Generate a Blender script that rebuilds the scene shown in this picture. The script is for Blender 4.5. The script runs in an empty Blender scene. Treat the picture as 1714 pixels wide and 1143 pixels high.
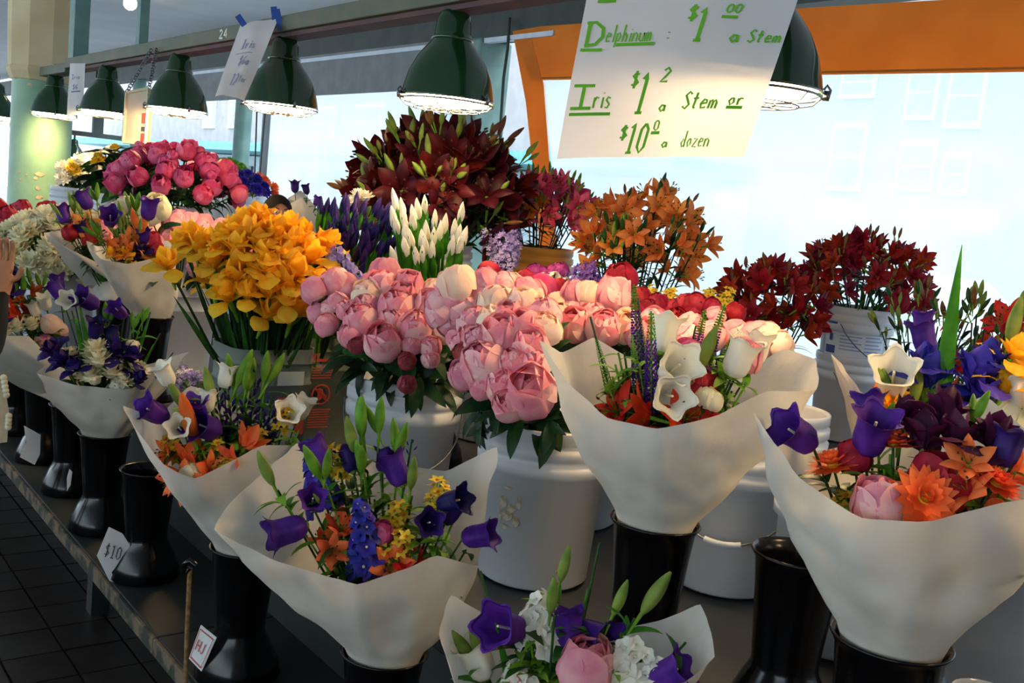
import bpy, math, random
from mathutils import Vector, Matrix, noise
RND = random.Random(11)
sin, cos, pi = math.sin, math.cos, math.pi
V = Vector
SC = bpy.context.scene
COL = SC.collection

# ------------------------------------------------------------------ camera
CAM = V((0, 0, 1.5))
FPX, CX, CY = 1700.0, 857.0, 571.5
_az, _pt, _rl = math.radians(38.2), math.radians(7.4), math.radians(6.0)
_FH = V((sin(_az), cos(_az), 0)); _R0 = V((cos(_az), -sin(_az), 0)); _UP = V((0, 0, 1))
FWD = _FH * cos(_pt) - _UP * sin(_pt)
_u0 = _UP * cos(_pt) + _FH * sin(_pt)
EX = _R0 * cos(_rl) + _u0 * sin(_rl)
EY = _u0 * cos(_rl) - _R0 * sin(_rl)
cam_d = bpy.data.cameras.new('camera'); cam = bpy.data.objects.new('camera', cam_d); COL.objects.link(cam)
cam_d.sensor_width = 36; cam_d.lens = 36 * FPX / 1714.0; cam_d.clip_start = .05; cam_d.clip_end = 300
cam.matrix_world = Matrix(((EX.x, EY.x, -FWD.x, CAM.x), (EX.y, EY.y, -FWD.y, CAM.y), (EX.z, EY.z, -FWD.z, CAM.z), (0, 0, 0, 1)))
SC.camera = cam

# ------------------------------------------------------------------ light and exposure
w = bpy.data.worlds.new('overcast_sky'); SC.world = w; w.use_nodes = True
bg = w.node_tree.nodes['Background']; bg.inputs[0].default_value = (.76, .91, 1.0, 1); bg.inputs[1].default_value = 3.1
sun_d = bpy.data.lights.new('hazy_sun', 'SUN'); sun_d.energy = 1.5; sun_d.angle = math.radians(30); sun_d.color = (.92, .96, 1)
sun = bpy.data.objects.new('hazy_sun', sun_d); COL.objects.link(sun)
sun.rotation_euler = (math.radians(38), math.radians(28), 0)
SC.view_settings.view_transform = 'Standard'; SC.view_settings.look = 'None'
SC.view_settings.exposure = 0.42; SC.view_settings.gamma = 1; SC.view_settings.use_curve_mapping = False
LAMP_E = 62.0
try:
    SC.cycles.use_denoising = True
    SC.cycles.max_bounces = 8; SC.cycles.transparent_max_bounces = 16; SC.cycles.sample_clamp_indirect = 6
except Exception:
    pass

# ------------------------------------------------------------------ pixel helpers (photo frame 1714 x 1143)
def ray(px, py): return (FWD * FPX + EX * (px - CX) - EY * (py - CY)).normalized()
def on_z(px, py, z): d = ray(px, py); return CAM + d * ((z - CAM.z) / d.z)
def on_x(px, py, x): d = ray(px, py); return CAM + d * (x / d.x)
def on_y(px, py, y): d = ray(px, py); return CAM + d * (y / d.y)
def at(px, py, D): d = ray(px, py); return CAM + d * (D / math.hypot(d.x, d.y))
def project(p):
    r = p - CAM; f = r.dot(FWD)
    return (CX + FPX * r.dot(EX) / f, CY - FPX * r.dot(EY) / f, f)
def on_dome(px, py, c, rad):
    d = ray(px, py); o = CAM - c
    S = lambda a: V((a.x / rad[0], a.y / rad[1], a.z / rad[2]))
    do, dd = S(o), S(d)
    A, B, Cc = dd.dot(dd), do.dot(dd), do.dot(do) - 1
    disc = B * B - A * Cc
    t = (-B - math.sqrt(disc)) / A if disc > 0 else -B / A
    return CAM + d * t

# ------------------------------------------------------------------ materials
def lin(h):
    h = h.lstrip('#'); c = [int(h[i:i + 2], 16) / 255 for i in (0, 2, 4)]
    return tuple((x / 12.92 if x <= .04045 else ((x + .055) / 1.055) ** 2.4) for x in c) + (1,)
def _new(name):
    m = bpy.data.materials.new(name); m.use_nodes = True
    n = m.node_tree.nodes; l = m.node_tree.links
    return m, n, l, n['Principled BSDF'], n['Material Output']
def mat(name, a, b=None, rough=.5, scale=6, metal=0, spec=.5, trans=0, bump=0, vary=0, coat=0, lo=.4, hi=.65, detail=4):
    """plain procedural surface: noise between two colours, optional translucency and per-object value change"""
    m, n, l, p, out = _new(name)
    p.inputs['Roughness'].default_value = rough; p.inputs['Metallic'].default_value = metal
    p.inputs['Specular IOR Level'].default_value = spec; p.inputs['Coat Weight'].default_value = coat
    tc = n.new('ShaderNodeTexCoord'); nz = n.new('ShaderNodeTexNoise')
    nz.inputs['Scale'].default_value = scale; nz.inputs['Detail'].default_value = detail
    l.new(tc.outputs['Object'], nz.inputs['Vector'])
    mx = n.new('ShaderNodeMix'); mx.data_type = 'RGBA'
    mx.inputs[6].default_value = lin(a); mx.inputs[7].default_value = lin(b or a)
    mr = n.new('ShaderNodeMapRange'); mr.inputs[1].default_value = lo; mr.inputs[2].default_value = hi
    l.new(nz.outputs['Fac'], mr.inputs[0]); l.new(mr.outputs[0], mx.inputs[0])
    col = mx.outputs[2]
    if vary:
        oi = n.new('ShaderNodeObjectInfo'); hs = n.new('ShaderNodeHueSaturation')
        r1 = n.new('ShaderNodeMapRange'); r1.inputs[3].default_value = 1 - vary; r1.inputs[4].default_value = 1 + vary
        r2 = n.new('ShaderNodeMapRange'); r2.inputs[3].default_value = .5 - vary * .06; r2.inputs[4].default_value = .5 + vary * .06
        l.new(oi.outputs['Random'], r1.inputs[0]); l.new(oi.outputs['Random'], r2.inputs[0])
        l.new(r1.outputs[0], hs.inputs['Value']); l.new(r2.outputs[0], hs.inputs['Hue'])
        l.new(col, hs.inputs['Color']); col = hs.outputs['Color']
    l.new(col, p.inputs['Base Color'])
    if bump:
        bp = n.new('ShaderNodeBump'); bp.inputs['Strength'].default_value = bump; bp.inputs['Distance'].default_value = .01
        l.new(nz.outputs['Fac'], bp.inputs['Height']); l.new(bp.outputs[0], p.inputs['Normal'])
    if trans:
        tr = n.new('ShaderNodeBsdfTranslucent'); l.new(col, tr.inputs['Color'])
        ms = n.new('ShaderNodeMixShader'); ms.inputs[0].default_value = trans
        l.new(p.outputs[0], ms.inputs[1]); l.new(tr.outputs[0], ms.inputs[2]); l.new(ms.outputs[0], out.inputs['Surface'])
    return m
def emis(name, c, s):
    m, n, l, p, out = _new(name)
    p.inputs['Base Color'].default_value = lin(c); p.inputs['Emission Color'].default_value = lin(c); p.inputs['Emission Strength'].default_value = s
    return m
def petal(name, a, b, trans=.25, scale=30, vary=.12, rough=.55):
    return mat(name, a, b, rough=rough, scale=scale, trans=trans, vary=vary, spec=.25, lo=.35, hi=.7)

PINK = petal('peony_pink', 'EC8CA0', 'F6B4B8', vary=.1)
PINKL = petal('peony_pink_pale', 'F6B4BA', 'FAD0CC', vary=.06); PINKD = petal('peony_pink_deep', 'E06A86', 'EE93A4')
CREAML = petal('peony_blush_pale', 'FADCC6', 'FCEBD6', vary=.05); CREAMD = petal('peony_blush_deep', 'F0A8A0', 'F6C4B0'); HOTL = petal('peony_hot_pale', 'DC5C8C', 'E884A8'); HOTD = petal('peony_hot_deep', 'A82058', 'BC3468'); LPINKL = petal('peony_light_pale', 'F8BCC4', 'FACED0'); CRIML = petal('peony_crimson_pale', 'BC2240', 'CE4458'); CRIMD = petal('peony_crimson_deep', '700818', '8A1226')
CREAM = petal('peony_blush', 'F8CDB8', 'FBE3C8', vary=.08)
HOT = petal('peony_hot_pink', 'C83A72', 'DE6090', vary=.16)
LPINK = petal('peony_light_pink', 'F08FA6', 'F6B6BC')
CRIM = petal('peony_crimson', '9E1028', 'C02A44')
IVORY = petal('ivory_petal', 'EDE6C0', 'F6F0D8', vary=.05)
WHITE = petal('white_petal', 'F2EEDC', 'FAF6EA', vary=.05)
YEL = petal('yellow_petal', 'FFBA18', 'FFD644', trans=.5, vary=.07)
LEMON = petal('lemon_petal', 'E8C22A', 'F2D850')
MAROON = petal('maroon_petal', '32040A', '540A0E', vary=.3, trans=.10)
DRED = petal('dark_red_petal', '7A0816', 'A8141E', vary=.3, trans=.25)
ORANGE = petal('orange_petal', 'F07C28', 'F8A45C', vary=.12, trans=.45)
CORAL = petal('coral_petal', 'F05A2C', 'F5824A')
PLILY = petal('pink_lily_petal', 'C8305C', 'E66A8C', vary=.2)
RED = petal('red_petal', 'C81E14', 'DC3C20')
PURP = petal('purple_petal', '43187E', '6A33A4', vary=.15, trans=.2)
DPURP = petal('dark_purple_petal', '1E1050', '321A6C', vary=.2, trans=.12)
BLUE = petal('blue_purple_petal', '28208A', '443AAE', vary=.2, trans=.15)
LILAC = petal('lilac_petal', '9C8CD2', 'C2B6E6', vary=.12)
MAG = petal('magenta_petal', 'B83C9C', 'D66CB8', vary=.15)
LEAF = petal('leaf_green', '20421A', '3A6626', trans=.2, vary=.25, rough=.4)
LEAFD = petal('leaf_dark_green', '122A14', '24431E', trans=.15, vary=.25, rough=.4)
LIME = petal('lime_green', '5E9022', '8CB83A', trans=.3, vary=.15)
BUDG = petal('bud_green', '6C8A34', 'A0AE52', trans=.2, vary=.2)
BUDM = petal('bud_maroon', '6A3A22', '8A6A38', trans=.15, vary=.25)
BLADE = petal('blade_green', '3C7A1E', '57A02C', trans=.35, vary=.12)
ANTH = mat('anther', '3A1408', '5A2A10', rough=.8)
PAPER = mat('wrapping_paper', 'D4CEC2', 'DFDACF', rough=.7, scale=11, trans=.30, bump=.4, spec=.2, detail=6)
SIGNP = mat('sign_paper', 'E6E6E6', 'EEEEEC', rough=.8, scale=3, trans=.35, spec=.1, bump=.1)
WPLAS = mat('white_bucket_plastic', 'C9CED6', 'D8DCE2', rough=.45, scale=3, spec=.4, bump=.05, trans=.06)
WPLASD = mat('stained_bucket_plastic', 'CFD2D6', 'A89878', rough=.5, scale=4.5, lo=.56, hi=.82, detail=8, trans=.06)
GPLAS = mat('cloudy_container_plastic', '7A867E', '8E9A90', rough=.4, scale=3, trans=.3)
OPLAS = mat('orange_bucket_plastic', 'D89636', 'E8AA48', rough=.45, scale=4, trans=.1)
BPLAS = mat('black_vase_plastic', '040406', '08080C', rough=.2, scale=5, spec=.35)
WIRE = mat('steel_wire', '6A6C70', '80828A', rough=.35, metal=.9)
INK_G = mat('green_marker', '5CA81C', '6FBC26', rough=.8)
INK_B = mat('blue_pen', '7A82A8', '8890B4', rough=.8)
INK_K = mat('dark_pen', '3C3C46', '4A4A52', rough=.8)
INK_R = mat('red_print', 'B8403A', 'C44C44', rough=.7)
INK_W = mat('white_paint_number', 'D8D8CC', 'E2E2D8', rough=.8)
PRINT_B = mat('blue_print', '2E3F86', '3A4C96', rough=.6)
PRINT_L = mat('pale_blue_print', '8CA0C8', '9CB0D2', rough=.6)
TAPE = mat('blue_tape', '2450A0', '3060B4', rough=.7)
LGREEN = mat('lamp_green_enamel', '0C3418', '113E1E', rough=.18, spec=.6, coat=.5)
GLOW = emis('lamp_glow', 'FFD69A', LAMP_E)
BULB = emis('bare_bulb_glow', 'FFF0C0', 12)

# ------------------------------------------------------------------ mesh building
class MB:
    def __init__(s): s.v = []; s.f = []; s.m = []; s.mats = []
    def mi(s, m):
        if m not in s.mats: s.mats.append(m)
        return s.mats.index(m)
    def grid(s, rows, m, closed=False):
        """rows: list of equal-length point lists"""
        b = len(s.v); k = s.mi(m); n = len(rows[0])
        for r in rows: s.v.extend([tuple(p) for p in r])
        for i in range(len(rows) - 1):
            for j in range(n if closed else n - 1):
                j2 = (j + 1) % n
                s.f.append((b + i * n + j, b + i * n + j2, b + (i + 1) * n + j2, b + (i + 1) * n + j)); s.m.append(k)
        return s
    def poly(s, pts, m):
        b = len(s.v); s.v.extend([tuple(p) for p in pts]); s.f.append(tuple(range(b, b + len(pts)))); s.m.append(s.mi(m)); return s
    def lathe(s, prof, m, seg=24, mod=None):
        rows = []
        for i, (r, z) in enumerate(prof):
            row = []
            for j in range(seg):
                t = 2 * pi * j / seg; rr, zz = (mod(i, t, r, z) if mod else (r, z))
                row.append((rr * cos(t), rr * sin(t), zz))
            rows.append(row)
        return s.grid(rows, m, True)
    def tube(s, pts, rad, m, seg=6, cap=True):
        pts = [V(p) for p in pts]; rows = []
        if not isinstance(rad, (list, tuple)): rad = [rad] * len(pts)
        for i, p in enumerate(pts):
            d = (pts[min(i + 1, len(pts) - 1)] - pts[max(i - 1, 0)]).normalized()
            a = d.orthogonal() if i == 0 else (pa - d * pa.dot(d))
            a = a.normalized(); pa = a; b2 = d.cross(a)
            rows.append([p + (a * cos(2 * pi * j / seg) + b2 * sin(2 * pi * j / seg)) * rad[i] for j in range(seg)])
        s.grid(rows, m, True)
        if cap: s.poly(rows[0][::-1], m); s.poly(rows[-1], m)
        return s
    def box(s, c, h, m, rot=None):
        c = V(c); P = []
        for x, y, z in ((-1, -1, -1), (1, -1, -1), (1, 1, -1), (-1, 1, -1), (-1, -1, 1), (1, -1, 1), (1, 1, 1), (-1, 1, 1)):
            p = V((x * h[0], y * h[1], z * h[2])); P.append(c + (rot @ p if rot else p))
        b = len(s.v); s.v.extend([tuple(p) for p in P]); k = s.mi(m)
        for f in ((0, 3, 2, 1), (4, 5, 6, 7), (0, 1, 5, 4), (1, 2, 6, 5), (2, 3, 7, 6), (3, 0, 4, 7)):
            s.f.append(tuple(b + i for i in f)); s.m.append(k)
        return s
    def ball(s, c, r, m, seg=10, rings=6):
        if not isinstance(r, (list, tuple)): r = (r, r, r)
        rows = []
        for i in range(rings + 1):
            a = pi * i / rings
            rows.append([(c[0] + r[0] * sin(a) * cos(2 * pi * j / seg), c[1] + r[1] * sin(a) * sin(2 * pi * j / seg), c[2] - r[2] * cos(a)) for j in range(seg)])
        return s.grid(rows, m, True)
    def petal(s, L, W, r0, az, a0, a1, m, cup=.2, nu=5, nv=4, pw=.8, z0=0, tip=0.0, wave=0):
        """one petal: a curved strip leaving the axis; angles measured from the axis"""
        r, z = r0, z0; rows = []; ct, st = cos(az), sin(az)
        for i in range(nu + 1):
            u = i / nu; a = a0 + (a1 - a0) * u
            if i: r += sin(a) * L / nu; z += cos(a) * L / nu
            ww = W * (tip * u + max(0.0, sin(pi * min(1, (u * .93 + .07) ** pw))) ** .75 * (1 - tip * u)) * .5 + .0006
            row = []
            for j in range(nv + 1):
                v = 2 * j / nv - 1; c = cup * ww * v * v + wave * ww * sin(7 * u + 5 * v + az * 3) * abs(v)
                rr = r - cos(a) * c; zz = z + sin(a) * c; t = v * ww
                row.append((rr * ct - t * st, rr * st + t * ct, zz))
            rows.append(row)
        return s.grid(rows, m)
    def mesh(s, name, smooth=True):
        me = bpy.data.meshes.new(name); me.from_pydata(s.v, [], s.f)
        for m in s.mats: me.materials.append(m)
        me.polygons.foreach_set('material_index', s.m)
        if smooth: me.polygons.foreach_set('use_smooth', [True] * len(s.f))
        me.update(); return me

def frame(P, d, roll=0.0):
    q = V(d).normalized().to_track_quat('Z', 'Y')
    return Matrix.Translation(P) @ q.to_matrix().to_4x4() @ Matrix.Rotation(roll, 4, 'Z')
def T(x, y=None, z=None): return Matrix.Translation(V((x, y, z)) if y is not None else V(x))
PWD = {}
def add(name, mesh, W=None, parent=None):
    o = bpy.data.objects.new(name, mesh); COL.objects.link(o)
    W = W if W is not None else (PWD[parent.name].copy() if parent else Matrix.Identity(4))
    PWD[o.name] = W.copy()
    if parent: o.parent = parent; o.matrix_basis = PWD[parent.name].inverted() @ W
    else: o.matrix_basis = W
    return o
def tag(o, label, cat, group=None):
    o['label'] = label; o['category'] = cat
    if group: o['group'] = group
    return o
def struct(o): o['kind'] = 'structure'; return o
def boxobj(name, lo, hi, m, parent=None, rot=None, bevel=0):
    c = [(a + b) / 2 for a, b in zip(lo, hi)]; h = [abs(b - a) / 2 for a, b in zip(lo, hi)]
    o = add(name, MB().box((0, 0, 0), h, m).mesh(name, False), T(*c) @ (rot.to_4x4() if rot else Matrix.Identity(4)), parent)
    if bevel:
        bv = o.modifiers.new('bevel', 'BEVEL'); bv.width = bevel; bv.segments = 2
    return o

# ------------------------------------------------------------------ setting
M_TILE = mat('dark_floor_tile', '2A2422', '3A322E', rough=.35, scale=9, vary=.2)
M_GROUT = mat('floor_grout', '161210', '1E1916', rough=.9)
M_CEIL = mat('ceiling_paint', 'E0E4EC', 'E8ECF2', rough=.9, scale=2)
M_SHELF = mat('worn_dark_green_paint', '12191A', '1E2421', rough=.6, scale=5, bump=.1)
M_EDGE = mat('chipped_edge_wood', '6A5A44', '2A2C24', rough=.8, scale=14, lo=.45, hi=.55)
M_TOP = mat('counter_top_sheet', '1B2025', '272C32', rough=.45, scale=4)
M_RAIL = mat('rail_olive_paint', '4C5240', '5C5C46', rough=.6, scale=7)
M_RAILU = mat('rail_underside_red', '4A2E30', '5C3A38', rough=.7, scale=6)
M_COLG = mat('column_green_paint', '6C9478', '7FA688', rough=.45, scale=3, bump=.1)
M_CHIP = mat('chipped_cream_primer', 'CDB892', 'B8A07A', rough=.8)
M_CAP = mat('capital_cream_paint', 'C0AC84', 'CFBC96', rough=.7, scale=3, bump=.1)
M_DARKB = mat('dark_beam_paint', '2C3634', '38423E', rough=.6)
M_POST = mat('street_post_paint', '5A7C78', '6C8E88', rough=.45)
M_VAL = mat('grey_valance', '8A8C90', '96989C', rough=.8, trans=.15)
M_ORANGE = mat('orange_canvas', 'EE962E', 'F4A038', rough=.8, scale=3, trans=.5, bump=.1)
M_STRIP = mat('vinyl_edge_canvas', '9EA4AC', 'AAB0B6', rough=.8, trans=.25)
M_CONDUIT = mat('white_conduit', 'C8D4E4', 'D6E0EC', rough=.4)
def vinyl():
    m, n, l, p, out = _new('clear_vinyl_sheet')
    n.remove(p)
    nz = n.new('ShaderNodeTexNoise'); nz.inputs['Scale'].default_value = 1.2; nz.inputs['Detail'].default_value = 5
    tc = n.new('ShaderNodeTexCoord'); l.new(tc.outputs['Object'], nz.inputs['Vector'])
    mr = n.new('ShaderNodeMapRange'); mr.inputs[1].default_value = .3; mr.inputs[2].default_value = .7; mr.inputs[3].default_value = .34; mr.inputs[4].default_value = .52
    l.new(nz.outputs['Fac'], mr.inputs[0])
    tp = n.new('ShaderNodeBsdfTransparent'); tl = n.new('ShaderNodeBsdfTranslucent'); tl.inputs[0].default_value = (.86, .95, 1, 1)
    gl = n.new('ShaderNodeBsdfGlossy'); gl.inputs['Roughness'].default_value = .12
    m1 = n.new('ShaderNodeMixShader'); m2 = n.new('ShaderNodeMixShader'); m2.inputs[0].default_value = .04
    l.new(mr.outputs[0], m1.inputs[0]); l.new(tp.outputs[0], m1.inputs[1]); l.new(tl.outputs[0], m1.inputs[2])
    l.new(m1.outputs[0], m2.inputs[1]); l.new(gl.outputs[0], m2.inputs[2]); l.new(m2.outputs[0], out.inputs['Surface'])
    return m
M_VINYL = vinyl()

floor = struct(boxobj('floor', (-7, -5, -.06), (4.72, 30, -.008), M_GROUT))
TS = .18
tile_me = MB().box((0, 0, -.006), (TS / 2 - .004, TS / 2 - .004, .006), M_TILE).mesh('tile', False)
for i in range(-8, 9):
    for j in range(8, 60):
        c = V((i * TS + .03, j * TS, 0)); px, py, f = project(c)
        if -70 < px < 420 and 700 < py < 1230 and c.x < 1.15:
            add('tile', tile_me, T(c.x, c.y, RND.uniform(-.001, .001)), floor)
ceil = struct(boxobj('ceiling', (-7, -5, 3.1), (4.72, 30, 3.2), M_CEIL))
struct(boxobj('pavement', (4.73, -30, -.3), (40, 60, -.12), mat('asphalt', '8C9094', '9CA0A2', rough=.9)))
M_BLOCK = mat('light_block_paint', '8C8880', '9A968E', rough=.9, scale=2)
struct(boxobj('light_block_aisle', (-5.1, -5, 0), (-5, 14, .9), M_BLOCK)); struct(boxobj('light_block_end', (-5, -5.1, 0), (4.72, -5, 3.1), M_BLOCK))  # unseen walls added to limit sky light from the aisle and rear
SX, XC = .85, 1.10
ZS, ZC = .366, .665

# low shelf in front, made of two board lengths on a recessed base
sh = add('display_shelf', None, T(SX, 1.5, 0)); tag(sh, 'low dark green step shelf with a chipped edge along the aisle', 'shelf')
yj = on_z(262, 1066, ZS).y
for a, b in ((-.4, yj - .002), (yj + .002, 4.4), (4.404, 7.2)):
    boxobj('board', (SX, a, ZS - .035), (XC + .3, b, ZS), M_SHELF, sh, bevel=.004)
    boxobj('edge_strip', (SX - .012, a, ZS - .045), (SX, b, ZS - .002), M_EDGE, sh, bevel=.003)
boxobj('base_panel', (1.16, -.4, 0), (1.18, 7.2, ZS - .036), M_SHELF, sh)
for y in (-.2, 1.6, 3.4, 5.2, 7.0): boxobj('foot', (.98, y - .03, 0), (1.04, y + .03, ZS - .036), M_SHELF, sh)
co = add('display_counter', None, T(1.5, 1.5, 0)); tag(co, 'long waist-high display counter with grey top holding the flower buckets', 'counter')
boxobj('counter_top', (XC, -.4, ZC - .03), (2.95, 3.62, ZC), M_TOP, co, bevel=.004)
boxobj('counter_top', (XC, 3.624, ZC - .03), (1.95, 7.2, ZC), M_TOP, co, bevel=.004)
boxobj('riser_panel', (1.155, -.4, ZS + .001), (1.175, 7.2, ZC - .031), M_SHELF, co)
boxobj('back_panel', (2.88, -.4, 0), (2.9, 3.6, ZC - .031), M_SHELF, co)
boxobj('end_panel', (1.2, 7.16, 0), (1.93, 7.19, ZC - .031), M_SHELF, co)
bc = add('back_counter', None, T(3.6, 1.5, 0)); tag(bc, 'second grey-topped counter by the vinyl curtain, behind the main counter', 'counter')
boxobj('counter_top', (3.0, -.6, ZC - .03), (4.3, 3.5, ZC), M_TOP, bc, bevel=.004)
for x in (3.08, 4.22):
    for y in (-.5, 3.4): boxobj('leg', (x - .035, y - .035, 0), (x + .035, y + .035, ZC - .031), M_SHELF, bc)

# rail carrying the lamps
rl = add('lamp_rail', None, T(1.75, 3, 2.09)); tag(rl, 'olive painted overhead rail carrying the green lamps', 'rail')
boxobj('rail_beam', (1.70, -1.0, 2.085), (1.80, 7.0, 2.145), M_RAIL, rl, bevel=.004)
boxobj('rail_beam', (1.70, 7.0, 2.06), (1.80, 7.66, 2.12), M_RAIL, rl, bevel=.004)
boxobj('lower_plank', (1.72, -1.0, 2.068), (1.80, 6.9, 2.084), M_RAILU, rl)
boxobj('hanger_post', (1.71, 6.86, 2.13), (1.80, 6.98, 3.1), M_POST, rl)
boxobj('hanger_post', (1.81, 5.9, 2.08), (1.86, 5.96, 3.1), M_POST, rl)
boxobj('hanger_post', (1.81, 2.0, 2.08), (1.86, 2.06, 3.1), M_POST, rl)
# painted number on the rail
# column at the end of the rail
c0 = add('market_column', None, T(1.78, 7.9, 0)); tag(c0, 'thick green market column with chipped paint and cream capital', 'column')
def cyl_mod(k): return lambda i, t, r, z: (r * (1 + .0 * k), z)
add('shaft', MB().lathe([(.23, 0), (.23, .06), (.205, .1), (.2, 2.04)], M_COLG, 32).mesh('shaft'), T(1.78, 7.9, 0), c0)
add('capital', MB().lathe([(.2, 2.03), (.215, 2.04), (.24, 2.09), (.245, 2.11), (.235, 2.13), (.25, 2.75), (.27, 2.78), (.26, 2.8), (.30, 3.0), (.34, 3.1)], M_CAP, 10).mesh('capital', False), T(1.78, 7.9, 0) @ Matrix.Rotation(.3, 4, 'Z'), c0)
for px, py, r in ((68, 255, .016), (73, 262, .008), (66, 292, .02), (60, 298, .012), (63, 315, .014), (66, 330, .018), (35, 300, .007), (45, 292, .006), (33, 288, .006), (50, 141, .012)):
    d = ray(px, py); p = on_dome(px, py, V((1.78, 7.9, CAM.z)), (.202, .202, 50)); n = V((p.x - 1.78, p.y - 7.9, 0)).normalized()
    mb = MB(); pts = [(r * RND.uniform(.5, 1.1) * cos(a), r * RND.uniform(.8, 1.8) * sin(a), 0) for a in [2 * pi * k / 9 for k in range(9)]]
    mb.poly(pts, M_CHIP)
    add('paint_chip', mb.mesh('paint_chip', False), frame(p + n * .0015, n, pi / 2 if abs(n.x) < 2 else 0), c0)

# street line: beam, posts, valance, vinyl curtains
XS = 4.6
hb = struct(boxobj('trim_1', (XS - .06, -5, 2.74), (XS + .12, 30, 3.0), M_DARKB))
struct(boxobj('trim_2', (XS - .12, 5.6, 2.70), (XS - .07, 12.5, 2.735), M_CONDUIT))
def post(px, py, w_, label, rnd):
    p = on_x(px, py, XS); o = add('street_post', None, T(XS, p.y, -.1)); tag(o, label, 'post')
    if rnd:
        add('shaft', MB().lathe([(w_ * 1.25, 0), (w_ * 1.25, .3), (w_, .34), (w_, 2.84)], M_POST, 20).mesh('shaft'), T(XS, p.y, -.1), o)
    else:
        boxobj('shaft', (XS - w_, p.y - w_, -.1), (XS + w_, p.y + w_, 2.74), M_POST, o, bevel=.02)
    boxobj('base_block', (XS - w_ * 1.5, p.y - w_ * 1.5, -.12), (XS + w_ * 1.5, p.y + w_ * 1.5, .12), M_POST, o, bevel=.01)
post(403, 260, .095, 'round grey-green street post left of the vinyl curtain edge', True)
post(808, 120, .15, 'broad grey-green street post behind the big maroon lilies', False)
post(232, 180, .09, 'far grey-green street post behind the hanging price board', True)
def panel(name, pxs, X, m, th=.004, parent=None, drop=None):
    P = [on_x(a, b, X) if not isinstance(a, V) else a for a, b in pxs]
    mb = MB(); mb.poly([(0, p.y, p.z) for p in P], m); mb.poly([(th, p.y, p.z) for p in P][::-1], m)
    for i in range(len(P)):
        a, b = P[i], P[(i + 1) % len(P)]
        mb.poly([(0, b.y, b.z), (0, a.y, a.z), (th, a.y, a.z), (th, b.y, b.z)], m)
    return add(name, mb.mesh(name, False), T(X, 0, 0), parent)
vc = add('vinyl_curtain', None, T(XS, 8, 0)); tag(vc, 'clear vinyl curtain with grey canvas edge hanging under the grey valance', 'curtain')
yl, yr = on_x(460, 250, XS).y, on_x(790, 150, XS).y
boxobj('valance', (XS - .11, yr, 2.38), (XS - .095, 13, 2.76), M_VAL, vc)
boxobj('vinyl_sheet', (XS - .09, yr, .4), (XS - .086, yl - .03, 2.4), M_VINYL, vc)
boxobj('canvas_edge', (XS - .092, yl - .04, .4), (XS - .084, yl + .16, 2.4), M_STRIP, vc)
oc = add('orange_curtain', None, T(XS, 3, 0)); tag(oc, 'orange canvas curtain with a large clear vinyl window', 'curtain')
XO = XS - .1
def WE(a, b): q = on_x(a, b, XO); return V((XO, -2.6, q.z))
panel('vinyl_sheet', [(912, 128), (1368, 122), (1714, 117), (WE(1714, 117), 0), (WE(1714, 760), 0), (1300, 700), (950, 640)], XO, M_VINYL, .004, oc)
panel('top_band', [(858, 52), (905, 44), (1365, 12), (1714, -8), (WE(1714, -8), 0), (WE(1714, 120), 0), (1714, 120), (1368, 125), (906, 134), (888, 134)], XO - .006, M_ORANGE, .006, oc)
panel('side_band', [(858, 53), (886, 50), (909, 140), (921, 300), (950, 640), (920, 640), (897, 330), (880, 170)], XO - .007, M_ORANGE, .006, oc)
for k, (a, b) in enumerate([((1000, 1140)), ((1480, 1660))]):
    pass
seam = add('seam', MB().tube([on_x(x, 130.5 - (x - 906) * .021, XO - .012) for x in range(906, 1790, 60)], .006, mat('orange_seam', 'A8641C', 'B46C20', rough=.9), 4).mesh('seam'), Matrix.Identity(4), oc)
cl = add('pull_cord', MB().tube([on_x(853, 30, XS - .1), on_x(850, 80, XS - .14), on_x(843, 130, XS - .14), on_x(838, 210, XS - .14), on_x(836, 320, XS - .14)], .012, M_DARKB, 6).mesh('pull_cord')); tag(cl, 'dark cord hanging beside the orange curtain edge', 'cord')
for a, b in (((430, 185), (425, 330)), ((444, 185), (432, 330))):
    c2 = add('pull_cord', MB().tube([on_x(*a, XS - .14), on_x(*b, XS - .14)], .008, M_DARKB, 6).mesh('pull_cord')); tag(c2, 'thin cord beside the round street post', 'cord', 'cords by the round post')

# street beyond: facade, canopy, parked car
M_FAC = mat('pink_brick_facade', '989294', 'A49C9E', rough=.9, scale=2); M_FRAME = mat('facade_window_frame', 'D0D8DC', 'DCE4E8')
M_GLASSW = mat('facade_glass', '7FA8B8', '9CC0CC', rough=.1); M_CAN = mat('teal_canopy', '5A98A4', '6AA8B2', rough=.6); M_SHOP = mat('shop_front', 'A0B0B6', 'B0BEC4', rough=.7); M_DOOR = mat('shop_dark', '3A3A44', '4A4A52')
XF = 17.0
bl = add('street_building', None, T(XF, 15, 0)); tag(bl, 'pale pink building across the street with upper windows and teal canopy', 'building')
boxobj('wall', (XF, -30, -.12), (XF + 4, 70, 14), M_FAC, bl)
def fwin(x0, y0, x1, y1):
    a, b = on_x(x0, y0, XF), on_x(x1, y1, XF)
    lo, hi = (XF - .08, min(a.y, b.y), min(a.z, b.z)), (XF + .02, max(a.y, b.y), max(a.z, b.z))
    f = boxobj('window', lo, hi, M_FRAME, bl)
    ym, zm, w_, h_ = (lo[1] + hi[1]) / 2, (lo[2] + hi[2]) / 2, (hi[1] - lo[1]) / 2 - .08, (hi[2] - lo[2]) / 2 - .08
    for s in (-1, 1): boxobj('pane', (XF - .1, lo[1] + .06, zm + (s * .5 - .5) * h_ + .03), (XF - .085, hi[1] - .06, zm + (s * .5 + .5) * h_ - .03), M_GLASSW, f)
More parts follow.
